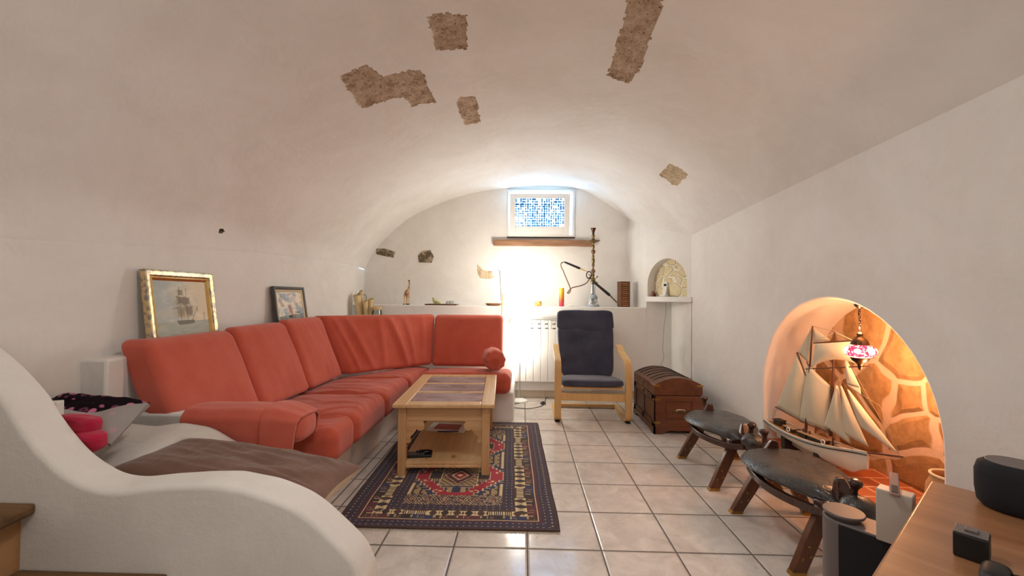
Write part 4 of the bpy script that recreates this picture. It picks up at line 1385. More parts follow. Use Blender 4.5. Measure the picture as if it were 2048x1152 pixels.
for sx in (-1, 1):
    m = MB(); m.cyl((sx * .315, .035, 0), (sx * .315, .035, .008), .02, n=16); m.bx(sx * .315 - .02, sx * .315 + .02, .01, .05, .0, .006); m.build('foot_pad', 'black_rubber', ch, local=True)
def q(pts, hw0, hw1):   # corners from (y,z) rear/front lower and upper pairs
    (a, b, c_, d_) = pts   # lower-front, lower-rear, upper-front, upper-rear
    return [(-hw0, *a), (hw0, *a), (-hw0, *b), (hw0, *b), (-hw1, *c_), (hw1, *c_), (-hw1, *d_), (hw1, *d_)]
def fold(k, amp=.005):
    return lambda p, r: V((0, amp * nz(r.x * 5, r.z * 14, k) , amp * nz(r.x * 6, r.y * 9, k + 3)))
m = MB(); m.soft([(-.30, -.03, .322), (.30, -.03, .322), (-.265, .46, .275), (.265, .46, .275), (-.285, -.02, .392), (.285, -.02, .392), (-.262, .44, .355), (.262, .44, .355)], 5, 26, fold(1))
m.build('seat_cushion', 'navy', ch, local=True, sharp=180)
m = MB(); m.soft([(-.262, .415, .33), (.262, .415, .33), (-.262, .495, .31), (.262, .495, .31), (-.295, .605, .86), (.295, .605, .86), (-.295, .69, .85), (.295, .69, .85)], 7, 30, fold(2, .007))
m.build('back_cushion', 'navy', ch, local=True, sharp=180)
m = MB(); m.soft([(-.297, .575, .785), (.297, .575, .785), (-.297, .64, .785), (.297, .64, .785), (-.290, .635, .995), (.290, .635, .995), (-.290, .725, .985), (.290, .725, .985)], 7, 26, fold(5))
m.build('head_pillow', 'navy', ch, local=True, sharp=180)

# ================================================================= CHEST
cx0, cx1, cy0, cy1 = 1.095, 1.495, 3.50, 4.13
cs = thing('chest', 'dark wooden domed trunk with iron bands and brass corners by the wall', 'chest', ((cx0 + cx1) / 2, (cy0 + cy1) / 2, 0))
bz0, bz1, lz = .055, .315, .402
m = MB(); m.bx(cx0 + .006, cx1 - .006, cy0 + .006, cy1 - .006, bz0, bz1); m.build('body', 'chest_wood', cs, bevel=.003)
# frame-and-panel faces: front (-x) and the end (-y)
m = MB()
def fpanel(y0, y1, z0, z1): # raised stiles around a recessed field on the front
    m.bx(cx0, cx0 + .012, y0, y1, z0, z1)
L = cy1 - cy0
for a, b in ((0, .07), (.29, .34), (.56, .63)): fpanel(cy0 + a, cy0 + b, bz0, bz1)
for z0, z1 in ((bz0, bz0 + .045), (bz1 - .05, bz1)): fpanel(cy0, cy1, z0, z1)
m.build('front_frame', 'chest_wood', cs, bevel=.002)
for (a, b) in ((.07, .29), (.34, .56)):
    m = MB(); y0, y1, z0, z1 = cy0 + a, cy0 + b, bz0 + .045, bz1 - .05
    for args in ((y0, y0 + .006, z0, z1), (y1 - .006, y1, z0, z1), (y0, y1, z0, z0 + .005), (y0, y1, z1 - .005, z1)): m.bx(cx0 + .002, cx0 + .010, *args)
    m.build('panel_inlay', 'black', cs)
m = MB(); W_ = cx1 - cx0
for a, b in ((0, .085), (W_ - .085, W_)): m.bx(cx0 + a, cx0 + b, cy0, cy0 + .012, bz0, bz1)
for z0, z1 in ((bz0, bz0 + .06), (bz1 - .045, bz1)): m.bx(cx0, cx1, cy0 + .0005, cy0 + .0115, z0, z1)
m.bx(cx0 + .10, cx1 - .10, cy0 + .003, cy0 + .012, bz0 + .075, bz1 - .06)
m.build('end_frame', 'chest_wood_z', cs, bevel=.002)
# lid with the low dome
def lidp():
    P = [(cx0, bz1 + .004), (cx1, bz1 + .004), (cx1, lz)]
    for i in range(1, 16):
        t = i / 16; x = cx1 + (cx0 - cx1) * t; P.append((x, lz + .062 * sin(pi * t) ** .8))
    P.append((cx0, lz)); return P
m = MB(); m.prism(lidp(), lambda x, z, t: V((x, cy0 + (cy1 - cy0) * t, z))); lid = m.build('lid', 'chest_wood', cs, bevel=.004, sharp=30)
def band(y, w=.009, t0=.10, t1=.93):
    m = MB(); n = 22; vs = []
    for i in range(n + 1):
        t = t0 + (t1 - t0) * i / n; x = cx1 + (cx0 - cx1) * t; z = lz + .062 * sin(pi * t) ** .8
        for yy in (y - w / 2, y + w / 2):
            for dz in (.0, .006): vs.append(V((x, yy, z + dz - .001)))
    fs = []
    for i in range(n):
        a, b = i * 4, i * 4 + 4
        fs += [(a + 1, a + 3, b + 3, b + 1), (a, a + 1, b + 1, b), (a + 2, b + 2, b + 3, a + 3)]
    fs += [(0, 2, 3, 1), (4 * n, 4 * n + 1, 4 * n + 3, 4 * n + 2)]
    m.add(vs, fs); return m
for k in range(3):
    y = cy0 + .12 + k * .19
    for dy in (0, .085): band(y + dy).build('iron_band', 'black', lid)
m = MB(); m.bx(cx0 + .02, cx0 + .03, cy0 + .02, cy1 - .02, lz + .012, lz + .014); m.build('lid_edge', 'chest_wood', lid)
# plinth with cut-out feet
def foot(L_): 
    return [(0, 0), (.075, 0), (.085, .012), (.10, .016), (.115, .028), (L_ / 2 - .03, .030), (L_ / 2, .024), (L_ / 2 + .03, .030), (L_ - .115, .028), (L_ - .10, .016), (L_ - .085, .012), (L_ - .075, 0), (L_, 0), (L_, bz0 + .002), (0, bz0 + .002)]
m = MB()
for y in (cy0 - .004, cy1 - .010): m.prism([(cx0 - .004 + a, b) for a, b in foot(W_ + .008)], lambda x, z, t, y=y: V((x, y + .014 * t, z)))
for x in (cx0 - .004, cx1 - .010): m.prism([(cy0 - .004 + a, b) for a, b in foot(L + .008)], lambda yy, z, t, x=x: V((x + .014 * t, yy, z)))
m.build('plinth', 'chest_wood_z', cs)
for z in (.085, .275):
    m = MB(); m.bx(cx0 - .0025, cx0 + .05, cy0 - .0025, cy0 + .002, z, z + .018); m.bx(cx0 - .0025, cx0 + .002, cy0 - .0025, cy0 + .03, z, z + .018); m.build('corner_strap', 'brass', cs)
for x0, x1 in ((cx0 - .002, cx0 + .05), (cx1 - .05, cx1 + .002)):
    m = MB(); m.bx(x0, x1, cy0 - .0025, cy0 + .002, lz - .010, lz + .006); m.build('corner_strap', 'brass', lid)
xm = (cx0 + cx1) / 2 + .01
m = MB(); m.bx(xm - .06, xm + .06, cy0 - .002, cy0 + .004, .172, .192); hp = m.build('handle_plate', 'old_brass', cs, bevel=.002)
m = MB(); m.tube(spline([(xm - .034, cy0, .186), (xm - .034, cy0 - .014, .19), (xm - .030, cy0 - .020, .206), (xm + .030, cy0 - .020, .206), (xm + .034, cy0 - .014, .19), (xm + .034, cy0, .186)], 6), .0045, 10); m.build('handle', 'steel', hp)
ym = cy0 + .315
m = MB(); m.bx(cx0 - .004, cx0 + .002, ym - .012, ym + .012, .30, .37); m.ell((cx0 - .006, ym, .305), (.007, .014, .016)); m.ell((cx0 - .003, ym, .372), (.004, .010, .014))
m.build('hasp', 'old_brass', cs)
m = MB()
for s in (-1, 1): m.tube([(cx0 - .004, ym + s * .017 + .014 * cos(t), .296 + .014 * sin(t)) for t in [2 * pi * i / 16 for i in range(16)]], .0035, 6, closed=True)
m.bx(cx0 - .004, cx0 + .002, ym - .006, ym + .006, .245, .30)
m.build('lock_plate', 'old_brass', cs)

# ================================================================= SADDLE STOOLS
def stool():
    r = thing('saddle_stool', 'x', 'stool', (0, 0, 0), 0, 'camel saddle stools')
    SZ = .275
    def sp(s, t):    # leg plank line
        return V((s * (.195 - .175 * t), 0, .30 * t))
    for yy, dy in ((-.245, .03), (.245, -.03)):
        for s in (-1, 1):
            p0 = V((s * .19, yy, 0)); p1 = V((s * .045, yy + dy, SZ + .005))
            m = MB()
            d = (p1 - p0).normalized(); a = V((0, 1, 0)); b = d.cross(a).normalized()
            for p, w_, h_ in ((p0, .034, .062), (p0 + (p1 - p0) * .5, .032, .058), (p1, .030, .052)):
                for sx, sy in ((-1, -1), (1, -1), (1, 1), (-1, 1)):
                    q_ = p + a * sx * w_ / 2 + b * sy * h_ / 2
                    if p is p0: q_.z = 0
                    m.v.append(q_)
            for k in (0, 4):
                for i in range(4): m.f.append((k + i, k + (i + 1) % 4, k + 4 + (i + 1) % 4, k + 4 + i)); m.mi.append(0)
            m.f += [(3, 2, 1, 0), (8, 9, 10, 11)]; m.mi += [0, 0]
            lg = m.build('leg', 'dark_wood', r, local=True, bevel=.003)
            m = MB()
            for z in (0, .016):
                t = z / SZ; p = p0 + (p1 - p0) * t
                for sx, sy in ((-1, -1), (1, -1), (1, 1), (-1, 1)):
                    q_ = p + a * sx * .0175 + b * sy * .0318; q_.z = z; m.v.append(q_)
            m.f += [(3, 2, 1, 0), (4, 5, 6, 7)] + [(i, (i + 1) % 4, 4 + (i + 1) % 4, 4 + i) for i in range(4)]; m.mi += [0] * 6
            m.build('brass_tip', 'brass', lg, local=True)
            # inlaid brass studs on the near face of the leg
            for t_, o_ in ((.22, .012), (.30, -.014), (.40, .008)):
                m = MB(); p = p0 + (p1 - p0) * t_ + b * o_ + a * (-.0165)
                m.box(p, (.010, .004, .006), Matrix.Rotation(t_ * 9, 3, 'Y'))
                m.build('stud', 'brass', lg, local=True)
    # long curved side rails and the cross yokes
    for s in (-1, 1):
        pts = spline([(s * .05, -.33, SZ + .01), (s * .11, -.24, SZ - .012), (s * .165, -.08, SZ - .020), (s * .175, .06, SZ - .012), (s * .14, .20, SZ + .0), (s * .06, .28, SZ + .01)], 6)
        m = MB()
        for i in range(len(pts) - 1): pass
        k = len(pts)
        for i, p in enumerate(pts):
            t = (pts[min(i + 1, k - 1)] - pts[max(i - 1, 0)]).normalized(); a = V((0, 0, 1)); b = t.cross(a).normalized()
            for sx, sy in ((-1, -1), (1, -1), (1, 1), (-1, 1)): m.v.append(p + b * sx * .014 + a * sy * .016)
        for i in range(k - 1):
            for j in range(4): m.f.append((i * 4 + j, i * 4 + (j + 1) % 4, i * 4 + 4 + (j + 1) % 4, i * 4 + 4 + j)); m.mi.append(0)
        m.f += [(3, 2, 1, 0), tuple(4 * k - 4 + i for i in range(4))]; m.mi += [0, 0]
        m.build('side_rail', 'horn_wood', r, local=True, bevel=.003)
    for yy in (-.235, .235):
        m = MB(); m.soft([(x, y, z) for z in (SZ - .03, SZ + .03) for y in (yy - .03, yy + .03) for x in (-.10, .10)], 6, 14); m.build('yoke', 'horn_wood', r, local=True, sharp=180)
    # leather pad
    OUT = spline([(x, y, 0) for x, y in [(0, .035), (.08, .085), (.22, .125), (.40, .180), (.58, .205), (.76, .200), (.90, .155), (.97, .095), (1, .03)]], 6)
    def outline(t):  # half width along the length, t 0 near .. 1 far
        P = [(0, .035), (.08, .085), (.22, .125), (.40, .185), (.58, .205), (.76, .200), (.90, .150), (.97, .085), (1, .02)]
        for k in range(len(OUT) - 1):
            a, c_ = OUT[k], OUT[k + 1]
            if t <= c_.x: return a.y + (c_.y - a.y) * (t - a.x) / max(1e-6, c_.x - a.x)
        return OUT[-1].y
    def pad(sg):
        def f(u, v):
            a = 2 * u - 1; w_ = outline(v); y = -.27 + .56 * v
            e = max(0, 1 - abs(a) ** 3.2) ** .6 * min(1, (min(v, 1 - v) * 9)) ** .6
            c_ = .008 * exp(-((a - .15 + .2 * nz(v * 5, 0, 2)) / .03) ** 2) * smooth(.2, .4, v) * smooth(.8, .6, v)
            z = SZ + .030 + (.050 * e if sg > 0 else -.034 * e) - (.010 * (1 - a * a)) * (1 if sg > 0 else 0)
            z += (.003 * nz(a * 4, v * 9, 3) - c_) * (1 if sg > 0 else 0)
            return V((a * w_, y, z))
        return f
    m = MB(); m.grid(pad(1), 30, 44); m.grid(pad(-1), 30, 44); m.build('leather_seat', 'leather', r, local=True, sharp=60)
    m = MB()
    edge = [V((outline(v) * 1.0, -.27 + .56 * v, SZ + .03)) for v in [i / 40 for i in range(41)]] + [V((-outline(v), -.27 + .56 * v, SZ + .03)) for v in [1 - i / 40 for i in range(41)]]
    m.tube(edge, .004, 6, closed=True); m.build('welt', 'leather', r, local=True)
    # near leather roll beyond the horn
    m = MB(); m.ell((.0, -.325, SZ + .038), (.066, .060, .048), 24, 14, Matrix.Rotation(radians(-8), 3, 'X')); m.build('leather_roll', 'leather', r, local=True, sharp=180)
    m = MB(); m.tube(spline([(0, -.22, SZ), (0, -.32, SZ - .006), (0, -.375, SZ + .012)], 5), [.03] * 5 + [.026] * 3 + [.02] * 3, 12); m.build('tail_beam', 'horn_wood', r, local=True)
    # horns: flared slab with a knobbed post
    for yy, s in ((-.255, -1), (.255, 1)):
        m = MB()
        m.soft([(-.045, yy - .022, SZ + .03), (.045, yy - .022, SZ + .03), (-.045, yy + .022, SZ + .03), (.045, yy + .022, SZ + .03), (-.016, yy - .030 * s - .012, SZ + .115), (.016, yy - .030 * s - .012, SZ + .115), (-.016, yy - .030 * s + .010, SZ + .115), (.016, yy - .030 * s + .010, SZ + .115)], 7, 14)
        hn = m.build('horn', 'horn_wood', r, local=True, sharp=60)
        m = MB(); prof = [(.022, 0), (.020, .02), (.013, .035), (.012, .075), (.017, .088), (.023, .096), (.024, .108), (.018, .115), (.006, .117)]
        m.lathe(prof, (0, yy + .035 * s, SZ + .03), 20, Matrix.Rotation(radians(-12 * s), 3, 'X')); m.build('horn_knob', 'horn_wood', hn, local=True, sharp=60)
    return r
s1 = stool()
s1.location = (1.315, 2.745, 0)
s1['label'] = 'camel saddle stool with cracked dark leather seat nearer to the domed trunk'
s2 = copy_tree(s1); s2.location = (1.315, 2.00, 0)
s2['label'] = 'camel saddle stool with torn leather seat beside the grey speaker unit'
bpy.context.view_layer.update()

# ================================================================= SHIP MODEL IN THE RECESS
B0 = V((1.69, 2.892, 0)); B1d = V((1.82, 1.998, 0)) - B0; BL = B1d.length; bd = B1d.normalized(); bn = V((bd.y, -bd.x, 0))
if bn.x < 0: bn = -bn
def pB(u, v, off=0):
    d = ray(u, v); nrm = bn; t = ((B0 + bn * off) - CAM).dot(V((nrm.x, nrm.y, 0))) / d.dot(nrm); return CAM + d * t
boat = thing('ship_model', 'wooden model schooner with cream sails standing in the arched recess', 'model ship', (1.74, 2.5, NFL))
st0, bw = pB(1541, 838), pB(1736, 906)
sA = (st0 - B0).dot(bd); sB = (bw - B0).dot(bd)
def P3(s, off, z): return B0 + bd * s + bn * off + V((0, 0, z))
zsheer = lambda t: st0.z + (bw.z - st0.z) * t - .030 * sin(pi * t)
beam = lambda t: .008 + .072 * (sin(pi * min(1, t * .86 + .17)) ** .75) * (1 - smooth(.72, 1, t) * .92)
zkeel = lambda t: (pB(1570, 866).z - .01) + (pB(1690, 935).z - pB(1570, 866).z) * smooth(.1, .8, t)
def hull_ring(t, k=14):
    out = []
    b = beam(t); zs = zsheer(t); zb = zkeel(t) + .05 * smooth(.86, 1, t) + .05 * smooth(.12, 0, t)
    s = sA + (sB - sA) * t
    for i in range(k + 1):
        a = pi * i / k
        x = -cos(a); w_ = abs(x) ** .8 * (1 if x > 0 else -1)
        z = zs - (zs - zb) * (sin(a) ** .85) * (1 if True else 0)
        xx = b * w_ * (1 if sin(a) < .5 else 1)
        out.append(P3(s, xx, z))
    return out
m = MB(); NT = 30; rings = [hull_ring(i / NT) for i in range(NT + 1)]
k = len(rings[0]); m.v = [p for r in rings for p in r]
for a in range(NT):
    for i in range(k - 1): m.f.append((a * k + i, a * k + i + 1, (a + 1) * k + i + 1, (a + 1) * k + i)); m.mi.append(0)
m.f.append(tuple(range(k))); m.f.append(tuple(NT * k + i for i in range(k))); m.mi += [0, 0]
hull = m.build('hull', 'hull', boat, sharp=70)
m = MB()      # keel fin
kp = [(.06, zkeel(.06) + .045), (.10, pB(1572, 880).z), (.16, pB(1590, 888).z), (.60, pB(1640, 922).z - .006), (.80, pB(1688, 936).z), (.84, pB(1695, 930).z), (.90, zkeel(.9) + .04), (.5, zkeel(.5) + .03)]
m.prism(kp, lambda t, z, w_: P3(sA + (sB - sA) * t, -.006 + .012 * w_, z)); m.build('keel', 'hull', boat)
for off in (-1, 1):
    m = MB(); m.tube([P3(sA + (sB - sA) * t, off * (beam(t) + .001), zsheer(t) - .012 + .002) for t in [i / 24 for i in range(25)]], .0035, 6); m.build('hull_stripe', 'hull_black', boat)
    m = MB(); m.tube([P3(sA + (sB - sA) * t, off * (beam(t) - .001), zsheer(t) + .003) for t in [i / 24 for i in range(25)]], .0035, 6); m.build('gunwale', 'hull', boat)
m = MB()
dk = [[P3(sA + (sB - sA) * t, o_ * beam(t) * .93, zsheer(t) - .008) for o_ in (-1, 0, 1)] for t in [.02 + .96 * i / 24 for i in range(25)]]
m.v = [p for r in dk for p in r]
for a in range(24):
    for i in range(2): m.f.append((a * 3 + i, a * 3 + i + 1, a * 3 + 4 + i, a * 3 + 3 + i)); m.mi.append(0)
m.build('deck', 'deck', boat)
def onboat(t, off, dz=0): return P3(sA + (sB - sA) * t, off, zsheer(t) - .006 + dz)
Rb = Matrix.Rotation(math.atan2(bd.y, bd.x), 3, 'Z')
MT['cabin'] = plain('cabin', '#2b241d', .5)
MT['cabin_top'] = plain('cabin_top', '#a78d70', .5)
for t, l, w_, h in ((.12, .055, .045, .030), (.27, .075, .055, .022), (.42, .06, .05, .024), (.56, .10, .055, .022), (.80, .055, .04, .010)):
    m = MB(); m.box(onboat(t, 0, h / 2), (l, w_, h), Rb); cb = m.build('deckhouse', 'cabin', boat, bevel=.001)
    m = MB(); m.box(onboat(t, 0, h + .002), (l + .01, w_ + .008, .005), Rb); m.build('house_roof', 'cabin_top' if t > .2 else 'cabin', cb, bevel=.001)
for t in (.30, .66):
    c_ = onboat(t, -beam(t) * .55, .018); m = MB()
    m.tube([c_ + bd * .011 * cos(a) + V((0, 0, .011 * sin(a))) for a in [2 * pi * i / 18 for i in range(18)]], .0035, 8, closed=True); m.build('life_ring', 'white_plastic', boat)
for t in (.40, .47, .70):
    m = MB(); m.cyl(onboat(t, .0, 0), onboat(t, 0, .045), .004, n=8); m.build('bollard', 'mast', boat)
# spars
def spar(name, a, b, r0, r1, mat='mast'):
    m = MB(); m.tube([a, a.lerp(b, .5), b], [r0, (r0 + r1) / 2, r1], 10); return m.build(name, mat, boat)
m1b, m1t = pB(1611, 872), pB(1625, 652)
m2b, m2t = pB(1661, 872), pB(1670, 664)
spar('mast', m1b, m1t, .008, .004); spar('mast', m2b, m2t, .010, .004)
spar('bowsprit', pB(1712, 902), pB(1806, 914), .006, .003)
spar('boom', pB(1551, 814), pB(1610, 846), .004, .003); spar('boom', pB(1600, 842), pB(1659, 866), .004, .003)
spar('gaff', pB(1594, 705), pB(1612, 752), .005, .004); spar('gaff', pB(1613, 724), pB(1622, 738), .003, .003)
spar('yard', pB(1627, 686), pB(1706, 681), .004, .003); spar('yard', pB(1612, 738), pB(1743, 732), .004, .003)
def sail(c4, belly=.02, nu=12, nv=12, off=0, curve=0):
    A, B_, C_, D_ = [pB(u, v, off) for u, v in c4]      # A-B top, D-C bottom
    def f(u, v):
        p = (A * (1 - u) + B_ * u) * (1 - v) + (D_ * (1 - u) + C_ * u) * v
        return p - bn * belly * sin(pi * u) * sin(pi * min(1, v * .9 + .05)) + V((0, 0, curve * sin(pi * u) * v))
    m = MB(); m.cloth(f, nu, nv, .0016); return m.build('sail', 'sail', boat, sharp=180)
sail([(1595, 706), (1611, 752), (1600, 840), (1553, 813)], .02)
sail([(1614, 727), (1660, 771), (1653, 860), (1599, 839)], .022)
sail([(1624, 654), (1625, 655), (1617, 726), (1595, 704)], .006, off=.012)
sail([(1625, 654), (1626, 655), (1660, 680), (1626, 684)], .006, off=.012)
sail([(1631, 688), (1704, 683), (1716, 728), (1622, 735)], .022, curve=.035, off=-.012)
sail([(1687, 703), (1688, 705), (1721, 776), (1694, 769)], .010, off=.004)
sail([(1694, 769), (1720, 775), (1722, 788), (1708, 782)], .003, off=.004)
sail([(1672, 770), (1676, 772), (1701, 888), (1648, 852)], .014, off=-.006)
sail([(1681, 771), (1684, 773), (1737, 894), (1690, 868)], .012, off=-.014)
sail([(1694, 778), (1698, 780), (1799, 910), (1716, 850)], .014, off=-.008)
m = MB()
def rope(*pts, r=.0009): m.tube([pB(u, v, o_) for u, v, o_ in [(p + (0,))[:3] for p in pts]], r, 5)
rope((1670, 664), (1687, 702)); rope((1687, 702), (1800, 912)); rope((1672, 747), (1738, 894)); rope((1676, 750), (1705, 890)); rope((1671, 747), (1800, 911))
rope((1647, 851), (1714, 849)); rope((1625, 652), (1670, 664)); rope((1625, 652), (1545, 838)); rope((1631, 850), (1685, 778))
rope((1714, 849), (1694, 778)); rope((1681, 771), (1681, 860)); rope((1735, 905), (1806, 917)); rope((1735, 910), (1765, 918), (1806, 915))
rope((1693, 770), (1760, 812)); rope((1760, 812), (1798, 905))
for du in range(5): rope((1652 - du * 1.5, 868), (1664 - du * .5, 772), r=.0007)
for k in range(14): rope((1646 + k * .9, 866 - k * 6.5), (1653 + k * .75, 867 - k * 6.5), r=.0006)
m.build('rigging', 'rope', boat)
m = MB(); rope((1670, 664), (1631, 686), r=.0014); rope((1670, 664), (1706, 681), r=.0014); rope((1669, 664), (1668, 684), r=.0016); m.build('yard_lift', 'rope_pale', boat)
m = MB(); rope((1547, 818), (1546, 838)); rope((1549, 816), (1551, 834)); m.build('stern_rail', 'rope', boat)
# cradle under the keel
for t in (.26, .62):
    z = min(zkeel(t), .26)
    m = MB(); m.prism([(-.055, NFL), (.055, NFL), (.06, z + .035), (.045, z + .035), (.02, z + .002), (-.02, z + .002), (-.045, z + .035), (-.06, z + .035)], lambda a, zz, w_: P3(sA + (sB - sA) * t + .03 * w_ - .015, a, zz)); m.build('cradle', 'cabin', boat)

# ================================================================= MOSAIC PENDANT
px_, py_ = 1.705, onX(1720, 700, 1.705).y
zc = onX(1720, 702, 1.705).z
pd = thing('pendant_lamp', 'lit red mosaic glass pendant with white flowers hanging in the arched recess', 'lamp', (px_, py_, zc))
n = N('mosaic'); co = n.coord()
sp = n.n('SeparateXYZ'); n.l(co, sp.inputs[0])
v1 = n.n('TexVoronoi', feature='DISTANCE_TO_EDGE', i_Scale=120.0); n.l(co, v1.inputs['Vector'])
v2 = n.n('TexVoronoi', feature='F1', i_Scale=120.0); n.l(co, v2.inputs['Vector'])
v3 = n.n('TexVoronoi', feature='F1', i_Scale=17.0, i_Randomness=.3); n.l(co, v3.inputs['Vector'])
sc_ = n.n('SeparateColor'); n.l(v2.outputs['Color'], sc_.inputs[0])
chip = n.ramp(sc_.outputs[0], [(.3, (.75, .02, .05)), (.6, (1, .10, .16)), (.8, (1, .45, .25))])
flower = n.ramp(v3.outputs['Distance'], [(.28, 1.0), (.36, 0.0)])
low = n.ramp(n.math('MULTIPLY', sp.outputs[2], -12.0), [(.30, 0.0), (.40, 1.0)])
white = n.math('MAXIMUM', flower, low)
col = n.mixc(white, chip, (1, .72, .42))
gr = n.ramp(v1.outputs['Distance'], [(.03, .35), (.08, 1.0)])
e = n.n('Emission'); n.l(n.mixc(1.0, col, gr, 'MULTIPLY'), e.inputs[0])
n.l(n.math('ADD', n.math('MULTIPLY', white, 7.0), 2.2), e.inputs[1]); n.l(e.outputs[0], n.out.inputs[0]); MT['mosaic'] = n.m
RG = .068
m = MB(); m.ell((0, 0, 0), (RG, RG, RG * .56), 40, 24); m.build('glass_globe', 'mosaic', pd, local=True, sharp=180)
m = MB(); m.lathe([(.036, .028), (.040, .034), (.034, .050), (.022, .066), (.013, .074), (.012, .080), (.016, .084), (.012, .092), (.004, .096)], (0, 0, 0), 32); m.build('cap', 'bronze', pd, local=True, sharp=40)
m = MB(); m.lathe([(.038, -.028), (.041, -.034), (.034, -.048), (.022, -.058), (.012, -.068), (.010, -.074), (.012, -.080), (.004, -.096)], (0, 0, 0), 32); m.build('finial', 'bronze', pd, local=True, sharp=40)
ztop = NZ + sqrt(NR ** 2 - (py_ - NC) ** 2) - zc
m = MB(); z = .096; k = 0
while z < ztop - .03:
    a = k % 2 * pi / 2
    m.tube([(.0045 * cos(t) * cos(a), .0045 * cos(t) * sin(a), z + .0085 + .0085 * sin(t)) for t in [2 * pi * i / 12 for i in range(12)]], .0014, 5, closed=True); z += .0125; k += 1
m.tube(spline([(0, 0, .09), (.006, .004, .14), (-.003, .004, .19), (.002, 0, ztop - .02)], 6), .002, 6)
m.build('chain', 'dark_metal', pd, local=True)
m = MB(); m.lathe([(.022, ztop - .004), (.024, ztop - .012), (.016, ztop - .022), (.006, ztop - .030)], (0, 0, 0), 24); m.build('ceiling_rose', 'dark_metal', pd, local=True)

# clay pot in the recess
p = onX(1884, 958, 1.85)
pot = thing('clay_pot', 'round clay pot standing on the recess floor behind the wooden cabinet', 'pot', (1.86, 1.86, NFL))
m = MB(); m.lathe([(.05, 0), (.075, .03), (.09, .09), (.085, .15), (.070, .185), (.072, .20), (.066, .20), (.062, .185), (.076, .15), (.08, .09), (.06, .03), (.004, .012)], (0, 0, 0), 40); m.build('pot_body', 'clay', pot, local=True, sharp=60)
m = MB(); m.tube([(.071 * cos(t), .071 * sin(t), .198) for t in [2 * pi * i / 40 for i in range(40)]], .006, 8, closed=True); m.build('pot_rim', 'rope_pale', pot, local=True)
# ================================================================= ON THE LEDGE
LY_ = 4.86
def L_(u, v, y=LY_): return onY(u, v, y)
hx_ = L_(1186, 600).x
hk = thing('hookah', 'tall brass hookah with glass base and two hoses on the end ledge', 'hookah', (hx_, LY_, LEDGE_Z + .0015))
s_ = LY_ / FPX
def hz(v): return (613.3 - v) * s_
m = MB(); m.lathe([(.070, 0), (.073, .006), (.070, .016), (.056, .030), (.052, .034), (.052, .092), (.055, .098), (.050, .112), (.030, .145), (.026, .165), (.028, .26), (.030, .272)], (0, 0, 0), 40, close=False); m.build('glass_base', 'glass_blue', hk, local=True, sharp=60)
m = MB(); m.lathe([(.071, .0005), (.074, .006), (.070, .018), (.057, .028), (.030, .029), (.005, .029)], (0, 0, 0), 40); m.lathe([(.0535, .092), (.057, .098), (.051, .113), (.034, .140), (.0305, .140), (.048, .112), (.053, .098)], (0, 0, 0), 40, close=False); m.build('painted_band', 'frost', hk, local=True, sharp=60)
m = MB(); m.cyl((0, 0, .06), (0, 0, .29), .0055, n=12); m.build('dip_tube', 'copper', hk, local=True)
z0 = hz(563)
m = MB(); m.lathe([(.012, z0 - .03), (.030, z0 - .022), (.033, z0 - .005), (.026, z0 + .012), (.022, z0 + .030), (.012, z0 + .05), (.016, z0 + .06)], (0, 0, 0), 28)
m.tube([(.0, 0, z0 + .01), (-.05, -.01, z0 + .045)], .007, 8); m.tube([(0, 0, z0 + .005), (.045, -.012, z0 + .05)], .004, 8); m.ell((.046, -.012, z0 + .054), .009, 12, 8); m.tube([(0, 0, z0), (.05, -.03, z0 - .02)], .007, 8)
m.build('valve_body', 'old_brass', hk, local=True, sharp=50)
prof = [(.008, hz(556))]
for v, r in ((552, .010), (550, .016), (547, .007), (534, .007), (533, .012), (530, .013), (528, .007), (527, .012), (524, .014), (518, .013), (517, .008), (514, .012), (511, .008), (500, .007), (497, .010), (494, .014), (491, .008), (488, .010), (486, .018), (485, .010), (481, .010), (479, .016), (477, .009), (475, .010), (473, .015), (471, .015), (470, .009)):
    prof.append((r * 1.3, hz(v)))
m = MB(); m.lathe(prof, (0, 0, 0), 24); m.build('stem', 'old_brass', hk, local=True, sharp=40)
m = MB(); m.ell((0, 0, hz(543)), .025, 24, 16); m.build('stem_ball', 'copper', hk, local=True)
m = MB(); m.ell((0, 0, hz(504)), .026, 24, 16); m.build('stem_ball', 'copper', hk, local=True)
m = MB(); m.lathe([(.006, hz(486)), (.045, hz(485.5)), (.078, hz(482.5)), (.080, hz(482)), (.046, hz(484)), (.006, hz(484.5))], (0, 0, 0), 40)
m.build('ash_tray', 'old_brass', hk, local=True)
m = MB(); m.lathe([(.008, hz(471)), (.014, hz(467)), (.012, hz(466)), (.020, hz(462)), (.030, hz(458)), (.033, hz(457)), (.026, hz(457.2)), (.004, hz(460))], (0, 0, 0), 28); m.build('tobacco_bowl', 'bronze', hk, local=True, sharp=50)
# hoses
yh = LY_ - .06
hose = [(1178, 549, yh + .05), (1181, 553), (1174, 565), (1163, 571), (1150, 574), (1142, 577), (1136, 584), (1135, 586), (1138, 586), (1141, 581), (1139, 572), (1133, 558), (1126, 541), (1122, 532), (1123, 526), (1130, 524)]
m = MB(); m.tube(spline([onY(a[0], a[1], a[2] if len(a) > 2 else yh) for a in hose], 6), .0062, 10); m.build('hose', 'copper', hk)
m = MB(); a, b = onY(1129, 524, yh), onY(1160, 537, yh); m.tube([a, a.lerp(b, .1), a.lerp(b, .9), b], [.007, .011, .014, .012], 14); m.build('hose_grip', 'black', hk)
m = MB(); c_ = onY(1175, 543.5, yh); m.tube([b, b.lerp(c_, .5), c_], [.009, .007, .004], 10); m.build('mouthpiece', 'cork', hk)
m = MB(); m.tube([onY(1178 + 5 * cos(t), 550 + 7 * sin(t), yh - .01) for t in [2 * pi * i / 20 for i in range(20)]], .006, 8, closed=True); m.build('hose_ring', 'black', hk)
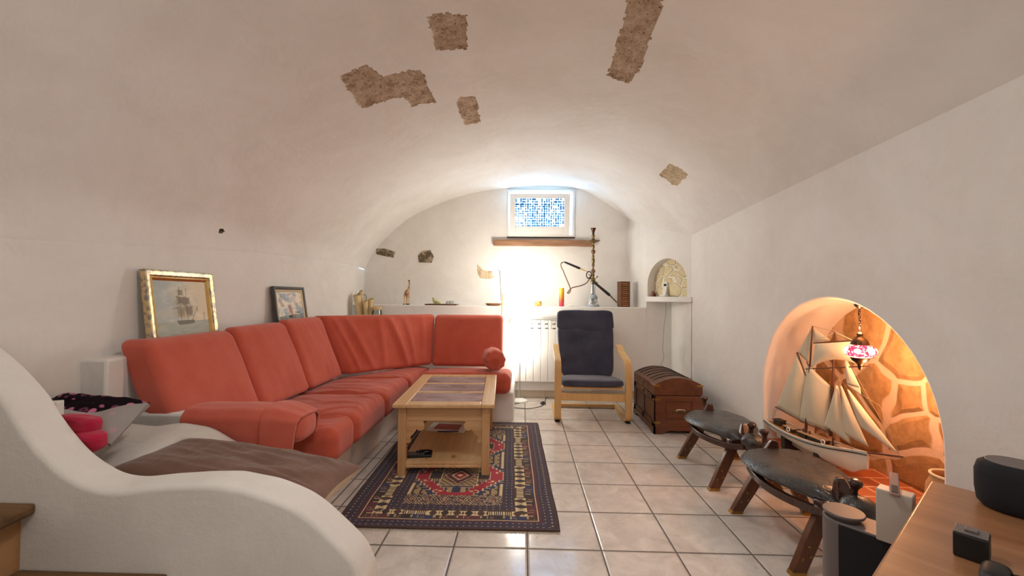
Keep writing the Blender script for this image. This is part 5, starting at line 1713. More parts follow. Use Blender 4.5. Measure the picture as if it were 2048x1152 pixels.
m = MB(); a, b = onY(1184, 561, yh - .02), onY(1220, 591, yh - .04); m.tube([a, a.lerp(b, .1), a.lerp(b, .92), b], [.009, .013, .017, .012], 14); m.build('hose_grip', 'black', hk)
m = MB(); c_ = V(onY(1240, 611, yh - .05)); c_.z = max(c_.z, LEDGE_Z + .016)
m.tube([b.lerp(c_, t) for t in [i / 12 for i in range(13)]], [.010, .007, .011, .007, .007, .011, .007, .010, .007, .006, .006, .005, .004], 10); m.build('mouthpiece', 'old_brass', hk)

# glass candle with orange picture
p = L_(1123, 611, 4.82)
n = N('candle_print'); co = n.coord(); sp = n.n('SeparateXYZ'); n.l(co, sp.inputs[0])
f = n.noise(co, 28, 3)
t = n.math('ADD', n.math('MULTIPLY', sp.outputs[2], 4.4), n.math('MULTIPLY', f, .25))
n.bsdf(n.ramp(t, [(.10, lin('#c23a5e')), (.40, lin('#d85a45')), (.62, lin('#f08a2e')), (1.0, lin('#f2c23a'))]), .25); MT['candle_print'] = n.m
cn = thing('candle', 'tall orange and pink printed glass candle on the ledge', 'candle', (p.x, 4.82, LEDGE_Z))
m = MB(); m.lathe([(.027, 0), (.029, .004), (.029, .212), (.026, .212), (.025, .19), (.004, .19)], (0, 0, 0), 32); m.build('candle_glass', 'candle_print', cn, local=True, sharp=50)
m = MB(); m.cyl((0, 0, .188), (0, 0, .202), .0015, n=6); m.build('wick', 'black', cn, local=True)
# slatted tower rack
p = L_(1247, 613, 4.88)
rk = thing('wooden_rack', 'narrow brown wooden slatted tower box at the end of the ledge', 'box', (p.x, 4.88, LEDGE_Z), radians(14))
hw, hd, hh = .056, .05, .295
MT['slat_dark'] = wood('slat_dark', '#7a4c2e', '#512f1b', 0, .5, 20, .08); MT['slat_light'] = wood('slat_light', '#a8754a', '#7d5030', 0, .5, 20, .08)
m = MB(); m.bx(-hw, -hw + .012, -hd, hd, 0, hh); m.bx(hw - .024, hw, -hd, hd, 0, hh); m.bx(-hw, hw, hd - .006, hd, 0, hh); m.bx(-hw, hw, -hd, hd, hh - .008, hh); m.bx(-hw, hw, -hd, hd, 0, .006); m.build('case', 'slat_dark', rk, local=True, bevel=.001)
m = MB()
for k in range(12): z = .010 + k * .0232; m.bx(-hw + .012, hw - .024, -hd + .003 + .004 * (k % 2), -hd + .012, z, z + .018)
m.build('front_slats', 'slat_light', rk, local=True, bevel=.001)
# small shell dish
p = L_(1143, 612, 4.80)
m = MB(); m.soft([V((p.x + x, 4.80 + y, LEDGE_Z + z)) for z in (0, .022) for y in (-.03, .03) for x in (-.045, .035)], 2.6, 16, lambda q, r: V((0, 0, -.012 * max(0, q[0]) + .004 * nz(r.x * 60, r.y * 60, 1))))
tag(m.build('seashell', 'paper', None, sharp=180), 'small white shell lying between candle and hookah', 'shell')
# mosaic tealight holder
p = L_(1076, 610, 4.82)
n = N('tealight'); co = n.coord(); v2 = n.n('TexVoronoi', feature='F1', i_Scale=70.0); n.l(co, v2.inputs['Vector']); sc_ = n.n('SeparateColor'); n.l(v2.outputs['Color'], sc_.inputs[0])
n.bsdf(n.ramp(sc_.outputs[0], [(.25, lin('#a5672f')), (.5, lin('#e8d5a0')), (.8, lin('#e6b352'))]), .2); MT['tealight'] = n.m
m = MB(); m.lathe([(.034, 0), (.040, .006), (.043, .03), (.038, .055), (.035, .06), (.031, .06), (.034, .03), (.004, .01)], (p.x, 4.82, LEDGE_Z), 28)
tag(m.build('candle_holder', 'tealight', None), 'small yellow mosaic candle holder on the ledge behind the floor lamp', 'candle holder')
# shallow wooden bowl
p = L_(987, 607, 4.84)
m = MB(); m.lathe([(.05, 0), (.075, .004), (.098, .026), (.094, .028), (.070, .012), (.004, .008)], (p.x, 4.84, LEDGE_Z), 40)
MT['bowl_wood'] = wood('bowl_wood', '#a8713f', '#6e3f20', 0, .35, 12, .2)
tag(m.build('wooden_bowl', 'bowl_wood', None, sharp=50), 'shallow brown wooden bowl on the ledge by the leaning cane', 'bowl')
# dark tray with two ornaments
a, b = L_(853, 606, 4.82), L_(915, 608, 4.82)
tr = thing('serving_tray', 'flat dark brown tray on the ledge holding two small ornaments', 'tray', ((a.x + b.x) / 2, 4.82, LEDGE_Z))
hw = (b.x - a.x) / 2
m = MB(); m.bx(-hw, hw, -.09, .09, 0, .008); m.build('tray_plate', 'bowl_wood' if False else 'chest_wood', tr, local=True, bevel=.002)
m = MB(); framebars(m, -hw, hw, .004, .013, -.09, .09, .006, .006, .0, .0) if False else None
for args in ((-hw, -hw + .006, -.09, .09), (hw - .006, hw, -.09, .09), (-hw, hw, -.09, -.084), (-hw, hw, .084, .09)): m.bx(*args, .004, .014)
m.build('tray_rim', 'chest_wood', tr, local=True)
p = L_(872, 600, 4.82)
gf = thing('figurine', 'small green stone animal figurine on the dark tray', 'figurine', (p.x, 4.82, LEDGE_Z + .0085))
m = MB(); m.ell((.0, 0, .030), (.036, .018, .020), 20, 14); m.ell((-.026, 0, .055), (.014, .012, .022), 16, 12, Matrix.Rotation(radians(20), 3, 'Y')); m.ell((-.034, 0, .072), (.015, .010, .010), 14, 10)
for x, y in ((-.02, -.009), (-.02, .009), (.02, -.009), (.022, .009)): m.cyl((x, y, 0), (x, y, .028), .008, .009, n=10)
m.build('carved_body', 'green_figure', gf, local=True, sharp=180)
m = MB(); m.ell((.036, 0, .018), (.022, .016, .018), 14, 10); m.build('carved_base', 'green_figure', gf, local=True)
p = L_(900, 600, 4.82)
cr = thing('crystal_ornament', 'clear crystal cluster ornament on the dark tray', 'ornament', (p.x, 4.82, LEDGE_Z + .0085))
MT['crystal'] = plain('crystal', '#eef0ea', .08, Transmission_Weight=.6)
for k in range(9):
    x, y = -.042 + .0105 * k, .012 * sin(k * 2.4); h = .028 + .026 * abs(sin(k * 1.7 + .4)) + (.012 if k == 5 else 0)
    m = MB(); m.tube([(x, y, 0), (x, y, h * .75), (x + .003, y, h)], [.007, .007, .0005], 6); m.build('crystal_point', 'crystal', cr, local=True, sharp=20)
# giraffe
p = L_(812.5, 607, 4.83)
n = N('giraffe_skin'); co = n.coord(); ve = n.n('TexVoronoi', feature='DISTANCE_TO_EDGE', i_Scale=62.0); n.l(co, ve.inputs['Vector'])
sp = n.n('SeparateXYZ'); n.l(co, sp.inputs[0])
spot = n.ramp(ve.outputs['Distance'], [(.06, 0.0), (.12, 1.0)])
leg = n.ramp(sp.outputs[2], [(.07, 0.0), (.11, 1.0)])
n.bsdf(n.mixc(n.math('MULTIPLY', spot, leg), lin('#d9b58c'), lin('#7a3f1f')), .5); MT['giraffe_skin'] = n.m
gi = thing('giraffe', 'small wooden toy giraffe seen from behind on the ledge', 'figurine', (p.x, 4.83, LEDGE_Z))
me = bpy.data.meshes.new('body')
J = [((0, 0, .150), (.024, .026)), ((.0, .055, .160), (.022, .026)), ((.0, .085, .185), (.014, .016)), ((.004, .100, .225), (.009, .010)), ((.006, .105, .262), (.0085, .0085)), ((.004, .098, .282), (.010, .010)), ((-.006, .125, .276), (.006, .006)),
     ((-.016, -.008, .115), (.013, .013)), ((-.020, -.012, .06), (.0065, .0065)), ((-.025, -.012, .006), (.006, .006)),
     ((.016, -.008, .115), (.013, .013)), ((.018, -.012, .06), (.0065, .0065)), ((.019, -.012, .006), (.006, .006)),
     ((-.012, .06, .115), (.010, .010)), ((-.014, .062, .06), (.006, .006)), ((-.016, .062, .006), (.006, .006)),
     ((.012, .06, .115), (.010, .010)), ((.013, .062, .06), (.006, .006)), ((.014, .062, .006), (.006, .006)),
     ((-.009, .092, .296), (.003, .003)), ((.014, .094, .296), (.003, .003))]
E_ = [(0, 1), (1, 2), (2, 3), (3, 4), (4, 5), (5, 6), (0, 7), (7, 8), (8, 9), (0, 10), (10, 11), (11, 12), (1, 13), (13, 14), (14, 15), (1, 16), (16, 17), (17, 18), (5, 19), (5, 20)]
me.from_pydata([j[0] for j in J], E_, []); me.materials.append(MT['giraffe_skin'])
go = bpy.data.objects.new('body', me); C.objects.link(go); go.parent = gi
go.modifiers.new('skin', 'SKIN')
sv = me.skin_vertices[0].data
for i, j in enumerate(J): sv[i].radius = j[1]; sv[i].use_root = (i == 0)
md = go.modifiers.new('sub', 'SUBSURF'); md.levels = md.render_levels = 2
for x, y in ((-.025, -.012), (.019, -.012), (-.016, .062), (.014, .062)):
    m = MB(); m.lathe([(.009, 0), (.010, .004), (.007, .012), (.002, .013)], (x, y, 0), 14); m.build('hoof', 'black', gi, local=True)
m = MB(); m.tube(spline([(0, -.024, .158), (.002, -.032, .14), (.002, -.030, .11)], 4), .0022, 6); m.build('tail', 'black', gi, local=True)

# cane leaning in the gap beside the sofa, with a thin dark rod
a, b = onY(998, 775, 4.46), onY(1005.5, 588, 4.69)
cnm = thing('walking_cane', 'thin pale wooden stick leaning against the ledge at the lamp end of the sofa', 'stick', (a.x, a.y, 0))
a0 = a.copy(); t = (a.z - .0) / (b.z - a.z); a0 = a - (b - a) * t
m = MB(); m.tube([a0, b], [.012, .010], 12); m.build('shaft', 'birch', cnm)
m = MB(); m.tube([b, b + V((0, 0, .012))], [.011, .006], 12); m.build('tip', 'steel', cnm)
m = MB(); m.tube([onY(1002, 600, 4.695), onY(1000.5, 560, YB - .004), onY(999.5, 541, YB - .004), onY(994, 540, YB - .004)], .0028, 6)
tag(m.build('wire', 'dark_metal', None), 'thin dark wire running up the end wall above the leaning stick', 'wire')

# paper rolls, jar and socket in the corner
def roll(name, u0, v0, u1, v1, y, r0, r1, label):
    a, b = onY(u0, v0, y), onY(u1, v1, y); a.z = .83
    root = thing(name, label, 'roll', (a.x, a.y, .83), 0, 'paper rolls in the sofa corner')
    def f(u, v):
        t = v; th = u * 2 * pi * 1.35 + .6
        r = (r0 + (r1 - r0) * t) * (1 - .22 * u * .9); c_ = a.lerp(b, t)
        return c_ + V((r * cos(th), r * sin(th), .012 * sin(th) * t))
    m = MB(); m.cloth(f, 34, 12, .0025); m.build('rolled_sheet', 'kraft', root, sharp=60); return root
roll('paper_roll', 722, 640, 714, 590, 4.60, .022, .045, 'wide flaring kraft paper roll by the corner socket')
roll('paper_roll', 728, 640, 722, 582, 4.66, .014, .020, 'thin kraft paper roll standing inside the flaring one')
roll('paper_roll', 733, 640, 731, 602, 4.58, .018, .024, 'short kraft paper roll between the others in the corner')
roll('paper_roll', 738, 640, 742, 598, 4.64, .024, .032, 'stout kraft paper roll behind the cork-topped jar')
p = onY(754, 620, 4.60)
jr = thing('glass_jar', 'clear glass jar with a wide cork lid behind the corner cushion', 'jar', (p.x, 4.60, .83))
zt_ = onY(754, 616, 4.60).z - .83
m = MB(); m.lathe([(.046, 0), (.052, .006), (.053, zt_ - .05), (.046, zt_ - .03), (.046, zt_ - .012), (.043, zt_ - .012), (.043, zt_ - .03), (.050, zt_ - .05), (.048, .01), (.004, .008)], (0, 0, 0), 36); m.build('jar_glass', 'glass', jr, local=True, sharp=60)
m = MB(); m.lathe([(.042, zt_ - .02), (.048, zt_ - .012), (.052, zt_ + .006), (.050, zt_ + .012), (.004, zt_ + .012)], (0, 0, 0), 36); m.build('cork_lid', 'cork', jr, local=True, sharp=40)
m = MB(); m.tube([(.047 * cos(t), .047 * sin(t), zt_ - .018) for t in [2 * pi * i / 36 for i in range(36)]], .003, 8, closed=True); m.build('wire_clip', 'steel', jr, local=True)
ps = onX(716, 589, XL + .012)
so = thing('wall_socket', 'white wall socket with a black plug in the far sofa corner', 'socket', ps)
m = MB(); m.box(ps + V((-.004, 0, 0)), (.016, .085, .085)); m.build('face_plate', 'white_plastic', so, bevel=.004)
m = MB(); m.tube([ps + V((.004, 0, 0)), ps + V((.03, 0, 0)), ps + V((.034, 0, 0)), ps + V((.055, 0, 0)), ps + V((.062, 0, 0))], [.020, .019, .013, .012, .006], 16); m.build('plug', 'black', so)
m = MB(); m.tube(spline([ps + V((.06, 0, 0)), ps + V((.085, .0, -.006)), ps + V((.10, -.01, -.04)), ps + V((.10, -.03, -.12)), ps + V((.085, -.05, -.20)), V((ps.x + .08, ps.y - .07, .833))], 6), .0032, 8); m.build('plug_cord', 'black_rubber', so)

# ================================================================= IN THE CORNER NICHE
def niche(u, v, d):     # on the facet plane pushed d into the niche
    dd = ray(u, v); o_ = A0 + fn * d; t = (o_ - V((CAM.x, CAM.y, 0))).dot(fn) / dd.dot(fn); return CAM + dd * t
p = niche(1328, 590, .048)
ph = thing('cordless_phone', 'white cordless phone on its charging cradle in the small corner niche', 'phone', (p.x, p.y, SHZ1), math.atan2(fd.y, fd.x) + radians(15))
m = MB(); m.soft([(x, y, z) for z in (0, .024) for y in (-.036, .036) for x in (-.036, .036)], 5, 14); m.build('cradle', 'white_plastic', ph, local=True, sharp=180)
Rp = Matrix.Rotation(radians(-14), 3, 'X')
m = MB(); m.soft([Rp @ V((x, y, z)) + V((0, .006, .012)) for z in (0, .155) for y in (-.013, .013) for x in (-.023, .023)], 7, 18); m.build('handset', 'white_plastic', ph, local=True, sharp=180)
m = MB(); m.box(Rp @ V((0, -.0135, .115)) + V((0, .006, .012)), (.028, .003, .026), Rp); m.build('phone_screen', 'black_gloss', ph, local=True)
if (Matrix.Rotation(math.atan2(fd.y, fd.x) + radians(15), 3, 'Z') @ V((0, -1, 0))).y > 0: ph.rotation_euler.z += pi
pts = [niche(1325, 594, -.02), niche(1325, 598, -.027), niche(1324, 612, -.03)]
pts[0].z = SHZ1 + .004
lowp = [onY(u, v, LEDGE_Y - .006) for u, v in ((1325, 630), (1328, 650), (1329, 672), (1330, 690), (1328, 705), (1331, 716), (1334, 719), (1330, 722), (1328, 728), (1328, 760))]
m = MB(); m.tube(spline(pts + lowp, 6), .0018, 6); m.build('phone_cord', 'rope', ph)
ph.name = 'cordless_phone'
WM[ph] = Matrix.Translation(V(ph.location)) @ Matrix.Rotation(ph.rotation_euler.z, 4, 'Z')
p = niche(1306, 592, .05)
fg = thing('figurine', 'tiny reddish carved figure beside the cordless phone', 'figurine', (p.x, p.y, SHZ1))
m = MB(); m.lathe([(.014, 0), (.015, .006), (.011, .015), (.014, .028), (.009, .040), (.012, .048), (.011, .058), (.003, .064)], (0, 0, 0), 18)
MT['red_wood'] = plain('red_wood', '#8a4a33', .5, var=.3, vscale=60); m.build('carved_body', 'red_wood', fg, local=True, sharp=60)
m = MB(); m.lathe([(.009, 0), (.010, .02), (.006, .03), (.008, .04), (.002, .046)], (.024, .008, 0), 16); m.build('companion', 'bronze', fg, local=True)

# ================================================================= FRAMED PICTURES ON THE BACK LEDGE
def seg_d(x, y, a, b):
    ax, ay = a; bx, by = b; L2 = (bx - ax) ** 2 + (by - ay) ** 2
    t = max(0, min(1, ((x - ax) * (bx - ax) + (y - ay) * (by - ay)) / L2)); return sqrt((x - ax - t * (bx - ax)) ** 2 + (y - ay - t * (by - ay)) ** 2)
def fbm(x, y, s=0): return nz(x, y, s) + .5 * nz(2 * x, 2 * y, s + 3) + .25 * nz(4 * x, 4 * y, s + 7)
def paint_a(u, v):        # calm sea, one big hazy sailing ship; u right, v up
    if v > .28:
        g = smooth(.1, .9, u + .3 * fbm(u * 3, v * 3))
        c = mix(lin('#8f9692'), lin('#b7a98d'), g)
        c = mix(c, lin('#c2c0b2'), max(0, fbm(u * 4, v * 9, 2)) * .5)
    else:
        c = mix(lin('#7e8478'), lin('#98988a'), .5 + .6 * fbm(u * 5, v * 24, 4))
    c = mix(c, lin('#8d7b62'), .8 * smooth(.20, .02, sqrt(((u - .50) / 1.1) ** 2 + (v - .50) ** 2) - .04 + .06 * fbm(u * 9, v * 9, 5)) * .8)
    for (x0, x1, y0, y1, col) in ((.40, .56, .58, .72, '#75644d'), (.38, .52, .36, .52, '#9b8665'), (.54, .68, .36, .54, '#806e56'), (.42, .52, .74, .84, '#8d7c62'), (.56, .64, .58, .70, '#86745a')):
        cx_, cy_ = (x0 + x1) / 2, (y0 + y1) / 2
        d = max(abs(u - cx_) / (x1 - x0) * 2, abs(v - cy_) / (y1 - y0) * 2) + .35 * fbm(u * 12, v * 12, 1)
        c = mix(c, tuple(t * .62 for t in lin(col)), .85 * smooth(1.25, .7, d))
    if .215 + .05 * (u - .5) ** 2 * 8 < v < .29 and .36 < u < .70 and (u - .36) > (.29 - v) * .4: c = mix(c, lin('#4f4a40'), .85)
    if .29 < v < .40 and .40 < u < .62 and abs((u * 30) % 1 - .5) < .12: c = mix(c, lin('#c4b391'), .6)
    for a, b in (((.45, .28), (.455, .90)), ((.57, .28), (.585, .87)), ((.66, .29), (.78, .52)), ((.30, .50), (.42, .53)), ((.78, .44), (.785, .55))):
        if seg_d(u, v, a, b) < .006: c = mix(c, lin('#4a4034'), .7)
    if seg_d(u, v, (.91, .29), (.915, .42)) < .014: c = mix(c, lin('#7d6d58'), .6)
    return tuple(min(1, t * 1.55) for t in c)
def paint_b(u, v):        # rough sea under clouds, small red-sailed boat
    c = mix(lin('#8fa0ac'), lin('#d8cfbd'), smooth(-.25, .35, fbm(u * 2.6 + 1, v * 3.2, 2) + .25 * (1 - abs(v - .6) * 2)))
    c = mix(c, lin('#8d8684'), .7 * smooth(.1, .5, fbm(u * 4, v * 4, 9)) * smooth(.2, .5, v))
    hz_ = .30 + .06 * (u - .3) + .03 * nz(u * 7, 2)
    if v < hz_:
        w_ = fbm(u * 6 + v * 3, v * 11, 4)
        c = mix(lin('#3f4a4c'), lin('#757d78'), .5 + .7 * w_)
        if abs((w_ * 4) % 1 - .5) < .10: c = mix(c, lin('#cfd0c8'), .8)
    if .30 < v < .60 and abs(u - (.50 - .25 * (v - .45))) < .055 - .05 * abs(v - .42): c = mix(c, lin('#a2685a'), .85)
    if .22 < v < .31 and abs(u - .47) < .10 - (.31 - v) * .4: c = lin('#3a332e')
    if .36 < v < .40 and .66 < u < .90: c = mix(c, lin('#4a4646'), .8)
    for a, b in (((.44, .30), (.43, .62)), ((.12, .31), (.13, .40))):
        if seg_d(u, v, a, b) < .008: c = lin('#4a3d36')
    return tuple(min(1, t * 1.3) for t in c)
def picture(name, label, y0, y1, ztop, lean, fw, fth, frame_mat, inner_mat, fn_, canvas_mat, inner_w, nx, ny):
    """a framed canvas standing on the ledge and leaning on the long wall"""
    zb = .832; w_ = y1 - y0
    h = sqrt((ztop - zb) ** 2 + lean ** 2)
    ang = math.atan2(lean, ztop - zb)
    root = thing(name, label, 'picture', (XL + .013 + lean + fth * cos(ang), (y0 + y1) / 2, zb), 0)
    # local: a along the wall (y), b up the picture, c out of the picture towards the room
    def M(a, b, c_): return V((-b * sin(ang) + (c_ - fth) * cos(ang), a, b * cos(ang) + (c_ - fth) * sin(ang) + fth * sin(ang)))
    hw = w_ / 2
    def mould(m, wo, wi, prof):
        """a mitred moulding between inset wo and wi; prof: (t, height)"""
        vs = []
        for t, hgt in prof:
            i = wo + (wi - wo) * t
            for a, b in ((-hw + i, i), (hw - i, i), (hw - i, h - i), (-hw + i, h - i)): vs.append(M(a, b, hgt))
        k = len(prof)
        fs = [(p * 4 + i, p * 4 + (i + 1) % 4, (p + 1) * 4 + (i + 1) % 4, (p + 1) * 4 + i) for p in range(k - 1) for i in range(4)]
        fs += [((k - 1) * 4 + i, (k - 1) * 4 + (i + 1) % 4, (i + 1) % 4, i) for i in range(4)]
        m.add(vs, fs)
    m = MB(); mould(m, 0, fw, [(0, 0), (0, fth * .8), (.06, fth * .95), (.25, fth), (.75, fth * .88), (.9, fth * .74), (1, fth * .70), (1, 0)]); m.build('frame', frame_mat, root, local=True, sharp=25)
    m = MB(); mould(m, fw, fw + inner_w, [(0, 0), (0, fth * .72), (.35, fth * .78), (.7, fth * .62), (1, fth * .5), (1, 0)]); m.build('slip', inner_mat, root, local=True, sharp=25)
    iw = fw + inner_w
    m = MB(); m.cols = [fn_((i + .5) / nx, (j + .5) / ny) for j in range(ny) for i in range(nx)]
    m.grid(lambda u, v: M(-hw + iw + (w_ - 2 * iw) * u, iw + (h - 2 * iw) * v, fth * .45), nx, ny)
    m.build('canvas', canvas_mat, root, local=True, fix=False)
    m = MB(); m.add([M(a, b, c_) for c_ in (.001, fth * .42) for a, b in ((-hw + .004, .004), (hw - .004, .004), (hw - .004, h - .004), (-hw + .004, h - .004))], [(3, 2, 1, 0), (4, 5, 6, 7), (0, 1, 5, 4), (1, 2, 6, 5), (2, 3, 7, 6), (3, 0, 4, 7)])
    m.build('backing', 'kraft', root, local=True); return root
n = N('gold_worn'); co = n.coord(); f = n.noise(co, 34, 6, .65)
wv = n.ramp(f, [(.46, 0.0), (.56, 1.0)])
n.bsdf(n.mixc(wv, lin('#dcc696'), lin('#958e86')), .25, .7, n.bump(f, .3, .004)); MT['gold_worn'] = n.m
MT['frame_grey'] = plain('frame_grey', '#4e4b49', .3, .3, var=.2, vscale=12)
MT['slip_cream'] = plain('slip_cream', '#d8c9a2', .4)
MT['paint_a'] = m_attr('paint_a', .45, .3, 160, .35); MT['paint_b'] = m_attr('paint_b', .4, .3, 160, .35)
picture('framed_picture', 'large gilt-framed painting of a hazy sailing ship leaning on the wall', 2.04, 2.50, 1.245, .058, .036, .032, 'gold_worn', 'gold', paint_a, 'paint_a', .018, 150, 130)
picture('framed_picture', 'small dark-framed painting of a red-sailed boat on rough sea', 3.13, 3.57, 1.186, .055, .026, .030, 'frame_grey', 'slip_cream', paint_b, 'paint_b', .016, 130, 110)

# ================================================================= CABINET AND GADGETS IN THE NEAR CORNER
kk = .837; CZ = .58
P1 = V((1.485 * kk, 1.564 * kk, 0)); P2 = V((.824 * kk, 1.017 * kk, 0))
e1 = (P2 - P1).normalized(); e2 = V((-e1.y, e1.x, 0)) * 1
if e2.x < 0: e2 = -e2
cb = thing('cabinet', 'low polished wooden cabinet set across the near corner', 'cabinet', (P1.x, P1.y, 0), math.atan2(e1.y, e1.x) + pi)
# local x = -e1 ... use world coordinates through e1/e2
def K(a, b, z): return P1 + e1 * a + e2 * b + V((0, 0, z))
def kbox(m, a0, a1, b0, b1, z0, z1):
    vs = [K(a, b, z) for z in (z0, z1) for b in (b0, b1) for a in (a0, a1)]
    return m.add(vs, [(0, 2, 3, 1), (4, 5, 7, 6), (0, 1, 5, 4), (2, 6, 7, 3), (0, 4, 6, 2), (1, 3, 7, 5)])
CL, CD = 1.05, .46
m = MB(); kbox(m, 0, CL, 0, CD, CZ - .028, CZ); m.build('cabinet_top', 'oak', cb, bevel=.006, bseg=3)
m = MB(); kbox(m, .03, CL - .03, .02, CD - .02, .06, CZ - .028); m.build('cabinet_body', 'oak', cb, bevel=.004)
m = MB(); kbox(m, .05, CL - .05, .04, CD - .04, 0, .06); m.build('cabinet_plinth', 'chest_wood', cb)
for a0, a1 in ((.05, .51), (.54, 1.0)):
    m = MB(); kbox(m, a0, a1, .004, .0195, .08, CZ - .05); dr = m.build('door', 'oak', cb, bevel=.003)
    ax = (a1 - .04) if a0 < .3 else (a0 + .04)
    m = MB(); m.ell(K(ax, -.006, .34), .012, 16, 10); m.build('knob', 'old_brass', dr)
# grey speaker with a rounded end and a disc on top, standing on the floor
dc = V((1.048, 1.395, 0)); DR = .056; DZ = .42
sk = thing('speaker', 'tall dark grey speaker with a round disc on its rounded end beside the cabinet', 'speaker', (dc.x, dc.y, 0))
def sk_poly(r, l):
    P = []
    for i in range(25):
        t = pi / 2 + pi * i / 24; P.append(dc + e2 * (r * cos(t)) + e1 * (-r * sin(t)))
    P.append(dc + e2 * l + e1 * r); P.append(dc + e2 * l - e1 * r)
    return [(p.x, p.y) for p in P]
m = MB(); m.prism(sk_poly(DR, .150), lambda x, y, t: V((x, y, DZ * t))); m.build('speaker_body', 'grey_plastic', sk, bevel=.003, sharp=40)
m = MB()
vs = [dc + e2 * b + e1 * (DR + .002 * c_) + V((0, 0, z)) for c_ in (0, 1) for z in (.02, DZ - .006) for b in (.0, .148)]
m.add(vs, [(0, 1, 3, 2), (4, 6, 7, 5), (0, 2, 6, 4), (1, 5, 7, 3), (0, 4, 5, 1), (2, 3, 7, 6)]); m.build('speaker_cloth', 'grille_cloth', sk)['label'] = 'black cloth front'
m = MB(); m.lathe([(.040, DZ), (.040, DZ + .012), (DR - .002, DZ + .012), (DR, DZ + .015), (DR, DZ + .019), (DR - .002, DZ + .021), (.004, DZ + .021)], dc, 48); m.build('control_disc', 'grey_plastic', sk, sharp=40)
# pale box on the speaker with a bar-shaped gadget lying on it
wbp = V((1.05, 1.262, DZ + .001))
wbx = thing('electronics_box', 'small pale grey upright box standing on the dark grey speaker', 'box', wbp)
m = MB()
vs = [wbp + e2 * b + e1 * c_ + V((0, 0, z)) for z in (0, .150) for c_ in (-.050, 0) for b in (-.008, .072)]
m.add(vs, [(0, 2, 3, 1), (4, 5, 7, 6), (0, 1, 5, 4), (2, 6, 7, 3), (0, 4, 6, 2), (1, 3, 7, 5)]); m.build('box_shell', 'pale_grey', wbx, bevel=.003)
c_ = wbp + e2 * .03 + e1 * -.025 + V((0, 0, .158))
Rm = Matrix((-(e1 * .9 - e2 * -.3).normalized(), e2, V((0, 0, 1)))).transposed()
m = MB(); d_ = (-e1 * .95 - e2 * .18 + V((0, 0, .16))).normalized()
m.bar(c_ - d_ * .045, c_ + d_ * .085, .022, .010)
MT['rose_bar'] = plain('rose_bar', '#a08078', .3, .3)
rc = thing('remote_control', 'slim grey remote lying across the pale upright box', 'remote', c_)
m.build('remote_body', 'rose_bar', rc, bevel=.003)
m = MB(); m.bar(c_ - d_ * .040 + V((0, 0, .0055)), c_ - d_ * .0 + V((0, 0, .0055)), .014, .002); m.build('remote_keys', 'dark_grey', rc)
# black cube
cc = V((.925, .928, CZ)); 
cu = thing('gadget_cube', 'small black cube with a raised square key on the cabinet top', 'gadget', cc)
def kb2(m, o, b0, b1, a0, a1, z0, z1):
    vs = [o + e2 * b + e1 * a + V((0, 0, z)) for z in (z0, z1) for b in (b0, b1) for a in (a0, a1)]
    return m.add(vs, [(0, 2, 3, 1), (4, 5, 7, 6), (0, 1, 5, 4), (2, 6, 7, 3), (0, 4, 6, 2), (1, 3, 7, 5)])
m = MB(); kb2(m, cc, 0, .052, -.052, 0, 0, .052); m.build('cube_body', 'black', cu, bevel=.004, bseg=3)
m = MB(); kb2(m, cc, .001, .051, -.051, -.001, .052, .0535); m.build('cube_face', 'grey_plastic', cu, bevel=.001)
m = MB(); kb2(m, cc, .016, .036, -.036, -.016, .0535, .058); m.build('square_key', 'grey_plastic', cu, bevel=.001)
# black rounded loudspeaker by the wall
ls = V((1.345, 1.065, CZ))
lo_ = thing('loudspeaker', 'black rounded loudspeaker with a grey top standing on the cabinet by the wall', 'speaker', ls)
def lcap(r, l, k=20):
    P = []
    for i in range(k + 1): t = pi / 2 + pi * i / k; P.append(ls + e2 * (-l + r * cos(t)) - e1 * r * sin(t))
    for i in range(k + 1): t = -pi / 2 + pi * i / k; P.append(ls + e2 * (l + r * cos(t)) - e1 * r * sin(t))
    return [(p.x, p.y) for p in P]
m = MB()
loops = [(.056, .002), (.066, .012), (.070, .045), (.070, .09), (.064, .112), (.052, .121)]
kq = None; vs = []
for r, z in loops:
    q_ = lcap(r, .09); kq = len(q_); vs += [V((x, y, CZ + z)) for x, y in q_]
m.add(vs, [(a * kq + i, a * kq + (i + 1) % kq, (a + 1) * kq + (i + 1) % kq, (a + 1) * kq + i) for a in range(len(loops) - 1) for i in range(kq)] + [tuple(range(kq)), tuple((len(loops) - 1) * kq + i for i in range(kq))])
m.build('cabinet_shell', 'grille_cloth', lo_, sharp=50)
m = MB(); m.prism(lcap(.050, .09), lambda x, y, t: V((x, y, CZ + .1205 + .003 * t))); m.build('top_plate', 'grey_plastic', lo_, bevel=.001)
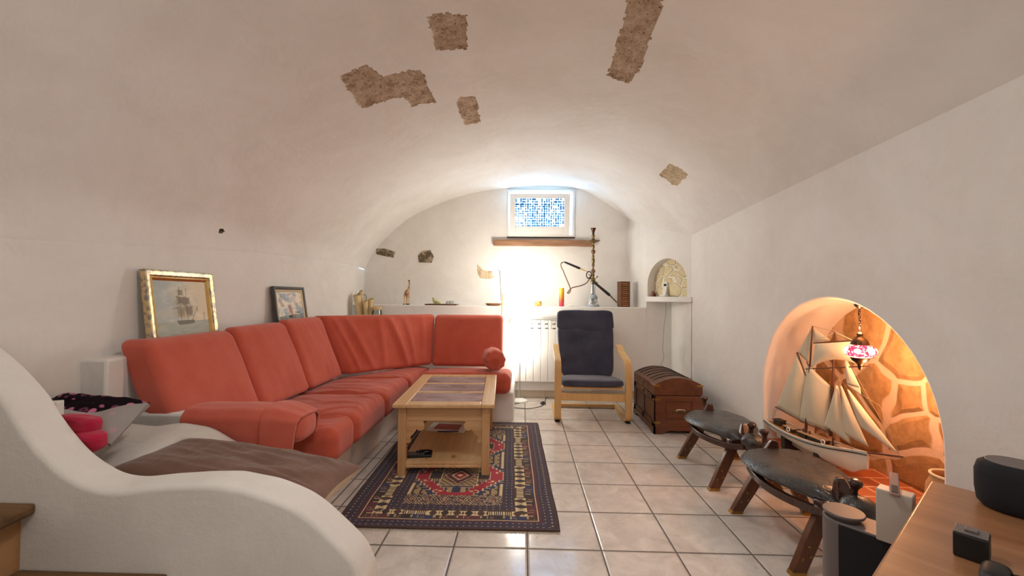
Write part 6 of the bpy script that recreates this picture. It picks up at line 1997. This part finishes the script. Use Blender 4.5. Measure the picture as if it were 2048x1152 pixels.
# handset with strap lying in front
hs = onZ(1992, 1150, CZ + .03); hs.z = CZ
h_ = thing('game_controller', 'black handset with a looped strap lying in front of the black cube', 'controller', hs)
m = MB(); m.soft([hs + e2 * b + e1 * a + V((0, 0, z)) for z in (0, .040) for b in (-.022, .022) for a in (-.055, .03)], 3, 16); m.build('handset_body', 'black', h_, sharp=180)
m = MB(); m.tube(spline([hs + e1 * -.01 + e2 * .02 + V((0, 0, .03)), hs + e2 * .07 + e1 * -.04 + V((0, 0, .026)), hs + e2 * .14 + e1 * -.06 + V((0, 0, .018)), hs + e2 * .20 + e1 * -.06 + V((0, 0, .012))], 6), .008, 8); m.build('strap', 'black', h_)

# ================================================================= LIGHT
w_ = bpy.data.worlds.new('daylight'); S.world = w_; w_.use_nodes = True
bg = w_.node_tree.nodes['Background']; bg.inputs[0].default_value = (.34, .64, 1.0, 1); bg.inputs[1].default_value = 11
def light(name, typ, loc, power, col, **kw):
    l = bpy.data.lights.new(name, typ); l.energy = power; l.color = col
    for k, v in kw.items(): setattr(l, k, v)
    o = bpy.data.objects.new(name, l); C.objects.link(o); o.location = loc; return o
# daylight portal in the window opening
po = light('window_light', 'AREA', ((WX0 + WX1) / 2, YB + .21, (WZ0 + WZ1) / 2), 1, (1, 1, 1), shape='RECTANGLE', size=WX1 - WX0, size_y=WZ1 - WZ0)
po.rotation_euler = (radians(-90), 0, 0); po.data.cycles.is_portal = True
# the bulbs of the floor lamp also shine out of the open ends of its shade
light('lamp_bulb', 'POINT', (LX, LY, 1.40), 9, (1, .96, .84), shadow_soft_size=.085)
# added fill lights out of view, one overhead and one behind the viewer
light('overhead_fill', 'AREA', (-.1, 1.30, 2.42), 5.5, (1, .99, .98), shape='DISK', size=.4)
light('rear_fill', 'POINT', (-.2, -1.1, 1.9), 7.5, (1, .98, .96), shadow_soft_size=.2)
# bulb glow of the pendant
light('pendant_bulb', 'POINT', (px_, py_, zc + .115), 3.5, (1, .46, .20), shadow_soft_size=.02)
light('pendant_glow', 'POINT', (px_ + .04, py_ - .05, zc - .115), 3.0, (1, .44, .20), shadow_soft_size=.02)

vs_ = S.view_settings
S.display_settings.display_device = 'sRGB'
vs_.view_transform = 'Standard'; vs_.look = 'None'; vs_.gamma = 1; vs_.exposure = 1.15
vs_.use_curve_mapping = False
